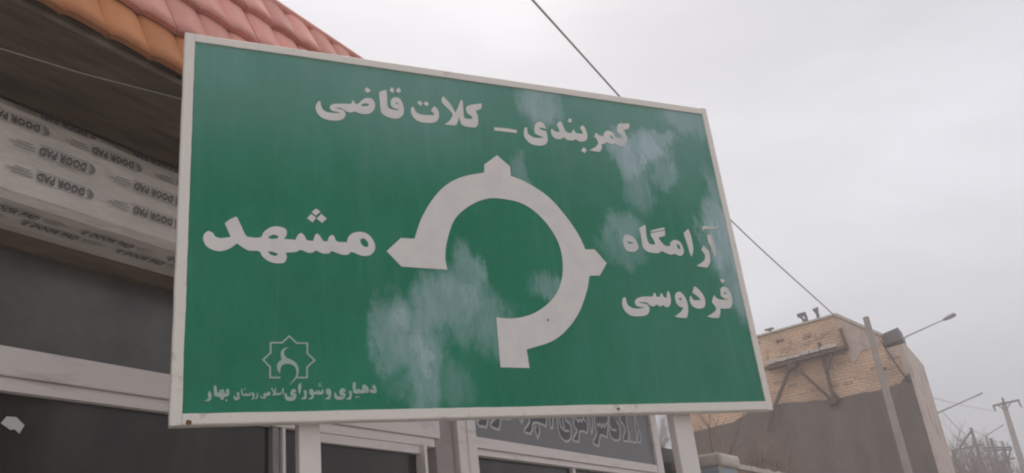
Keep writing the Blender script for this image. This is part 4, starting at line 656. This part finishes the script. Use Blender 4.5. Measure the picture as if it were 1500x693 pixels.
# ================================================================ yard wall, gate pillar
yw = thing('yard_wall', 'rough pinkish yard wall with pale crumbling top running towards the brick building', 'wall', (13, 3.6, 0))
MB().box(11.8, 23.9, 3.6, 3.85, -.2, 2.86).build('masonry', m_mud, yw)
b = MB(); rr = random.Random(8); s = 11.8; tops = []
nsg = 90
for i in range(nsg+1):
    s = 11.8+12.1*i/nsg; h = .075+.03*noise.noise(Vector((s*3, 0, 0)))+.02*noise.noise(Vector((s*9, 4, 0))); e = .03+.02*noise.noise(Vector((s*4, 9, 1)))
    b.v += [(s, 3.6-e, 2.862), (s, 3.62-e, 2.862+h), (s, 3.83+e, 2.862+h*.9), (s, 3.85+e, 2.862)]
for i in range(nsg):
    for k in range(4): a = 4*i+k; c = 4*i+(k+1) % 4; b.f.append((a, c, c+4, a+4))
b.f += [(0, 1, 2, 3), (4*nsg+3, 4*nsg+2, 4*nsg+1, 4*nsg)]
b.build('coping', m_coping, yw)
gp = thing('gate_pillar', 'short blue painted gate pillar with rounded white cap beside the right sign post', 'pillar', (11.3, 3.5, 0))
MB().box(10.98, 11.75, 3.45, 3.88, -.2, 2.81).build('shaft', m_blue, gp, bevel=.01)
MB().box(10.97, 11.80, 3.40, 3.92, 2.815, 2.975).build('cap', m_slab, gp, bevel=.045, smooth=True)

# ================================================================ trees
def tree(o, h, seed, label, group=None, dens=1.0, m1=m_bark, m2=m_twig, r0=None, lv=5, rot=PH, spread=.62):
    root = thing('bare_tree', label, 'tree', o, group)
    rn = random.Random(seed); T, C_ = MB(), MB(); O = Vector(o)
    def grow(p, dr, L_, r, lev):
        pts = [p]; q = p; dd = dr.copy(); n = 4
        for i in range(n):
            dd = (dd + Vector((rn.uniform(-.16, .16), rn.uniform(-.16, .16), rn.uniform(-.02, .12)))).normalized(); q = q+dd*L_/n; pts.append(q)
        rs = [r*(1-.38*i/n) for i in range(n+1)]
        (T if lev < 2 else C_).tube(pts, rs, 6 if lev < 2 else (4 if lev < 4 else 3), cap=False)
        if lev >= lv: return
        k = rn.randint(3, 4) if lev < 4 else rn.randint(2, 4); k = max(2, int(k*dens+.5))
        for j in range(k):
            t = rn.uniform(.35, 1.0) if j else 1.0; i = min(n-1, int(t*n)); b0 = pts[i].lerp(pts[i+1], t*n-i)
            ax = Vector((rn.uniform(-1, 1), rn.uniform(-1, 1), rn.uniform(-.25, .35))).normalized()
            nd = (dd + ax*rn.uniform(spread*.7, spread*1.35)).normalized()
            grow(b0, nd, L_*rn.uniform(.58, .8), r*rn.uniform(.42, .6), lev+1)
    grow(O, Vector((0, 0, 1)), h*.34, r0 or h*.022, 0)
    T.build('trunk', m1, root, smooth=True); C_.build('crown', m2, root)
    return root
TG = 'bare trees behind the yard wall'
tree((17.0, 5.32, -.1), 5.6, 5, 'bare leafless tree with forked trunk just right of the right sign post', TG, lv=4, r0=.15)
tree((18.2, 5.05, -.1), 5.3, 12, 'bare leafless tree behind the yard wall, between the forked tree and the steel struts', TG, lv=4, r0=.11)
tree((16.0, 5.75, -.1), 5.2, 23, 'bare leafless tree half hidden by the right sign post', TG, lv=4)
tree((20.0, 5.75, -.1), 5.2, 31, 'low bare leafless tree against the foot of the yellow brick wall', TG, lv=5)
tree((29, -3.4, -.15), 8.6, 44, 'tall bare tree across the road, seen only mirrored in the narrow shop pane', lv=5)

# ================================================================ poles and lamps
np_ = thing('utility_pole', 'pale concrete utility pole standing in front of the dark rendered wall', 'utility pole', (23, 2.715, 0))
MB().tube([(23, 2.715, -.2), (23, 2.715, 3.5), (23, 2.715, 7.08)], [.12, .095, .075], 8).build('pole', m_concrete, np_)
fp_ = thing('utility_pole', 'distant utility pole with short crossarm and hanging insulators at the right edge', 'utility pole', (57, .86, 0))
MB().tube([(57, .92, -.2), (57, .90, 4.5), (57, .83, 8.62)], [.21, .18, .13], 8).build('pole', m_concrete, fp_)
MB().bar((56.85, 1.40, 8.50), (56.85, .02, 8.56), .10, .10).build('crossarm', m_farsteel, fp_)
for d_ in (1.36, .06):
    MB().tube([(56.85, d_, 8.5), (56.85, d_-.03, 8.18)], [.05, .04], 6).build('insulator', m_farsteel, fp_)
MB().tube([(56.85, .80, 8.55), (56.85, .80, 8.86)], [.06, .05], 6).build('insulator', m_farsteel, fp_)
MB().bar((56.9, 1.15, 8.50), (56.9, .86, 8.15), .05, .05).build('brace', m_farsteel, fp_); MB().bar((56.9, .45, 8.52), (56.9, .82, 8.15), .05, .05).build('brace', m_farsteel, fp_)
LG = 'street lamps along the far road'
for s_, d0, z0, d1, z1, lab, rr_ in ((33, 2.90, 8.45, 1.03, 8.85, 'street lamp arm reaching over the brick building roof, nearest of the three lamps', .026),
                             (53, 4.20, 8.16, 1.55, 8.80, 'second street lamp, its long arm beside the white building corner', .05),
                             (70, 2.72, 8.22, 1.43, 8.74, 'farthest street lamp, rising behind the substation frames', .05)):
    lp = thing('street_lamp', lab, 'street lamp', (s_, d0, 0), LG)
    MB().tube([(s_, d0, -.2), (s_, d0, z0-.05)], [.11, .07], 8).build('pole', m_galv, lp)
    a = Vector((s_, d0, z0-.06)); c = Vector((s_, d1, z1))
    MB().tube([a, a.lerp(c, .08)+Vector((0, 0, .03)), a.lerp(c, .78)], [rr_, rr_, rr_*.7], 6).build('arm', m_galv, lp)
    p = a.lerp(c, .76); q = a.lerp(c, 1.0)
    MB().tube([p, p.lerp(q, .25), p.lerp(q, .6), p.lerp(q, .9), q], [k_*(1.0 if s_ < 40 else .62) for k_ in (.035, .065, .085, .07, .03)], 8).build('lamp_head', m_galv, lp, smooth=True)

# substation frames far down the road
SG = 'substation frames'
def gantry(lab, posts, beams):
    t = thing('switchyard_frame', lab, 'substation frame', (posts[0][0], posts[0][1], 0), SG)
    for s_, d_, z_ in posts: MB().bar((s_, d_, -.2), (s_, d_, z_), .16, .16).build('post', m_farsteel, t)
    for a, c in beams: MB().bar(a, c, .10, .14).build('beam', m_farsteel, t)
    for a, c in beams[:1]:
        a, c = Vector(a), Vector(c)
        for k in range(5):
            p = a.lerp(c, (k+.5)/5); MB().tube([p, p+Vector((0, 0, .35))], [.07, .04], 6).build('insulator', m_porc, t)
    return t
gantry('tall steel switchyard post frame left of the others', [(60, 2.98, 7.85), (60, 4.3, 6.7)], [((60, 4.4, 6.70), (60, 2.6, 6.78)), ((60, 2.98, 7.7), (60, 3.9, 6.8))])
gantry('steel switchyard frame with long crossbeam in front of the distant pole', [(60.5, 2.13, 7.12), (60.5, 1.62, 6.85)], [((60.3, 2.75, 6.62), (60.3, 1.18, 6.40)), ((60.4, 2.70, 6.45), (60.4, 1.2, 6.28)), ((60.3, 1.2, 6.4), (60.3, 1.62, 5.7)), ((60.3, 2.6, 5.7), (60.3, 1.2, 5.78))])
gantry('low switchyard frame with braced posts behind the long crossbeam', [(64, 2.6, 6.6), (64, 1.9, 6.5), (64, 3.4, 6.4)], [((64, 3.5, 6.3), (64, 1.5, 6.2)), ((64, 3.4, 5.8), (64, 1.6, 5.9)), ((64, 2.6, 5.9), (64, 1.9, 6.4))])
for (s_, d_, lab) in ((61.5, 3.3, 'grey transformer tank under the left switchyard frame'), (61.5, 2.2, 'grey transformer tank under the long crossbeam')):
    t = thing('transformer', lab, 'transformer', (s_, d_, 4.9), 'switchyard transformers')
    MB().box(s_-.4, s_+.4, d_-.42, d_+.42, 4.95, 5.75).build('tank', m_sheet, t, bevel=.03)
    for k in range(-2, 3): MB().box(s_-.52, s_-.40, d_+k*.15-.02, d_+k*.15+.02, 5.0, 5.65).build('cooling_fin', m_sheet, t)
    for k in (-1, 0, 1): MB().tube([(s_, d_+k*.26, 5.75), (s_, d_+k*.26, 5.95), (s_, d_+k*.26, 6.2)], [.08, .10, .03], 6).build('bushing', m_porc, t)
    for k in (-1, 1): MB().bar((s_, d_+k*.36, -.2), (s_, d_+k*.36, 4.95), .16, .16).build('stand_leg', m_farsteel, t)
for (s_, d_, h, sd_, lab) in ((50, 3.45, 8.6, 71, 'bare scrubby tree at the foot of the white building corner'), (52, 2.95, 8.4, 72, 'bare scrubby tree in front of the transformers'), (54, 2.3, 8.0, 73, 'bare scrubby tree below the switchyard crossbeam')):
    tree((s_, d_, -.1), h, sd_, lab, 'scrubby trees by the substation', dens=1.2, r0=.16, spread=.8)

# ================================================================ overhead wires
def wire(pts, r, lab, m=m_cable, n=6, name='overhead_cable'):
    o = Vector(pts[0])
    b = MB(); b.tube([Vector(p)-o for p in pts], r, n)
    me = bpy.data.meshes.new(name); me.from_pydata(b.v, [], b.f); me.materials.append(m)
    ob = bpy.data.objects.new(name, me); COL.objects.link(ob); ob.location = o
    for p in me.polygons: p.use_smooth = True
    return tag(ob, lab, 'cable')
def sag(a, b, s, n=14):
    a, b = Vector(a), Vector(b); return [a.lerp(b, i/n)-Vector((0, 0, 4*s*(i/n)*(1-i/n))) for i in range(n+1)]
P_ = [(2.993, 6.070, 7.533), (4.3835, 7.5871, 8.2498), (7.519, 10.5617, 9.1442), (12.6425, 14.3703, 8.9424), (17.56, 16.78, 7.56)]
def crom(P, k=8):
    P = [Vector(p) for p in P]; P = [P[0]*2-P[1]]+P+[P[-1]*2-P[-2]]; out = []
    for i in range(1, len(P)-2):
        for j in range(k):
            t = j/k; a, b, c, d = P[i-1:i+3]
            out.append(.5*((2*b)+(c-a)*t+(2*a-5*b+4*c-d)*t*t+(3*b-a-3*c+d)*t**3))
    return out+[P[-2]]
wire(crom(P_), .017, 'thick overhead cable crossing the sky behind the sign to the brick building')
wire(sag(W(34, 3.5, 6.9), W(56.85, 1.36, 8.2), .1), .012, 'thin overhead wire from the white building corner to the distant pole')
wire(sag(W(53, 3.75, 8.2), W(60, 2.98, 7.0), .15), .022, 'overhead wire dropping from the second street lamp to the substation')
wire(sag(W(56.85, .06, 8.2), W(80, -6, 8.0), .3), .014, 'thin overhead wire leaving the distant pole towards the right')
wire(sag(W(60, 2.98, 7.8), W(60.3, 1.2, 6.5), .12), .016, 'thin wire strung between the switchyard posts')


# ================================================================ thin haze volume, added to imitate lens glare
b = MB().box(-520, 520, -520, 520, -1.2, 10.2)
hz = bpy.data.meshes.new('glare_haze'); hz.from_pydata(b.v, [], b.f)
bm = bmesh.new(); bm.from_mesh(hz); bmesh.ops.recalc_face_normals(bm, faces=bm.faces); bm.to_mesh(hz); bm.free()
mh = bpy.data.materials.new('lens_veil_haze'); mh.use_nodes = True; tt = mh.node_tree; tt.nodes.remove(tt.nodes['Principled BSDF'])
pv_ = tt.nodes.new('ShaderNodeVolumePrincipled'); pv_.inputs['Color'].default_value = (1, .98, .985, 1); pv_.inputs['Density'].default_value = 0.0085
tt.links.new(pv_.outputs[0], tt.nodes['Material Output'].inputs['Volume'])
hz.materials.append(mh); hzo = bpy.data.objects.new('glare_haze', hz); COL.objects.link(hzo); hzo['kind'] = 'stuff'
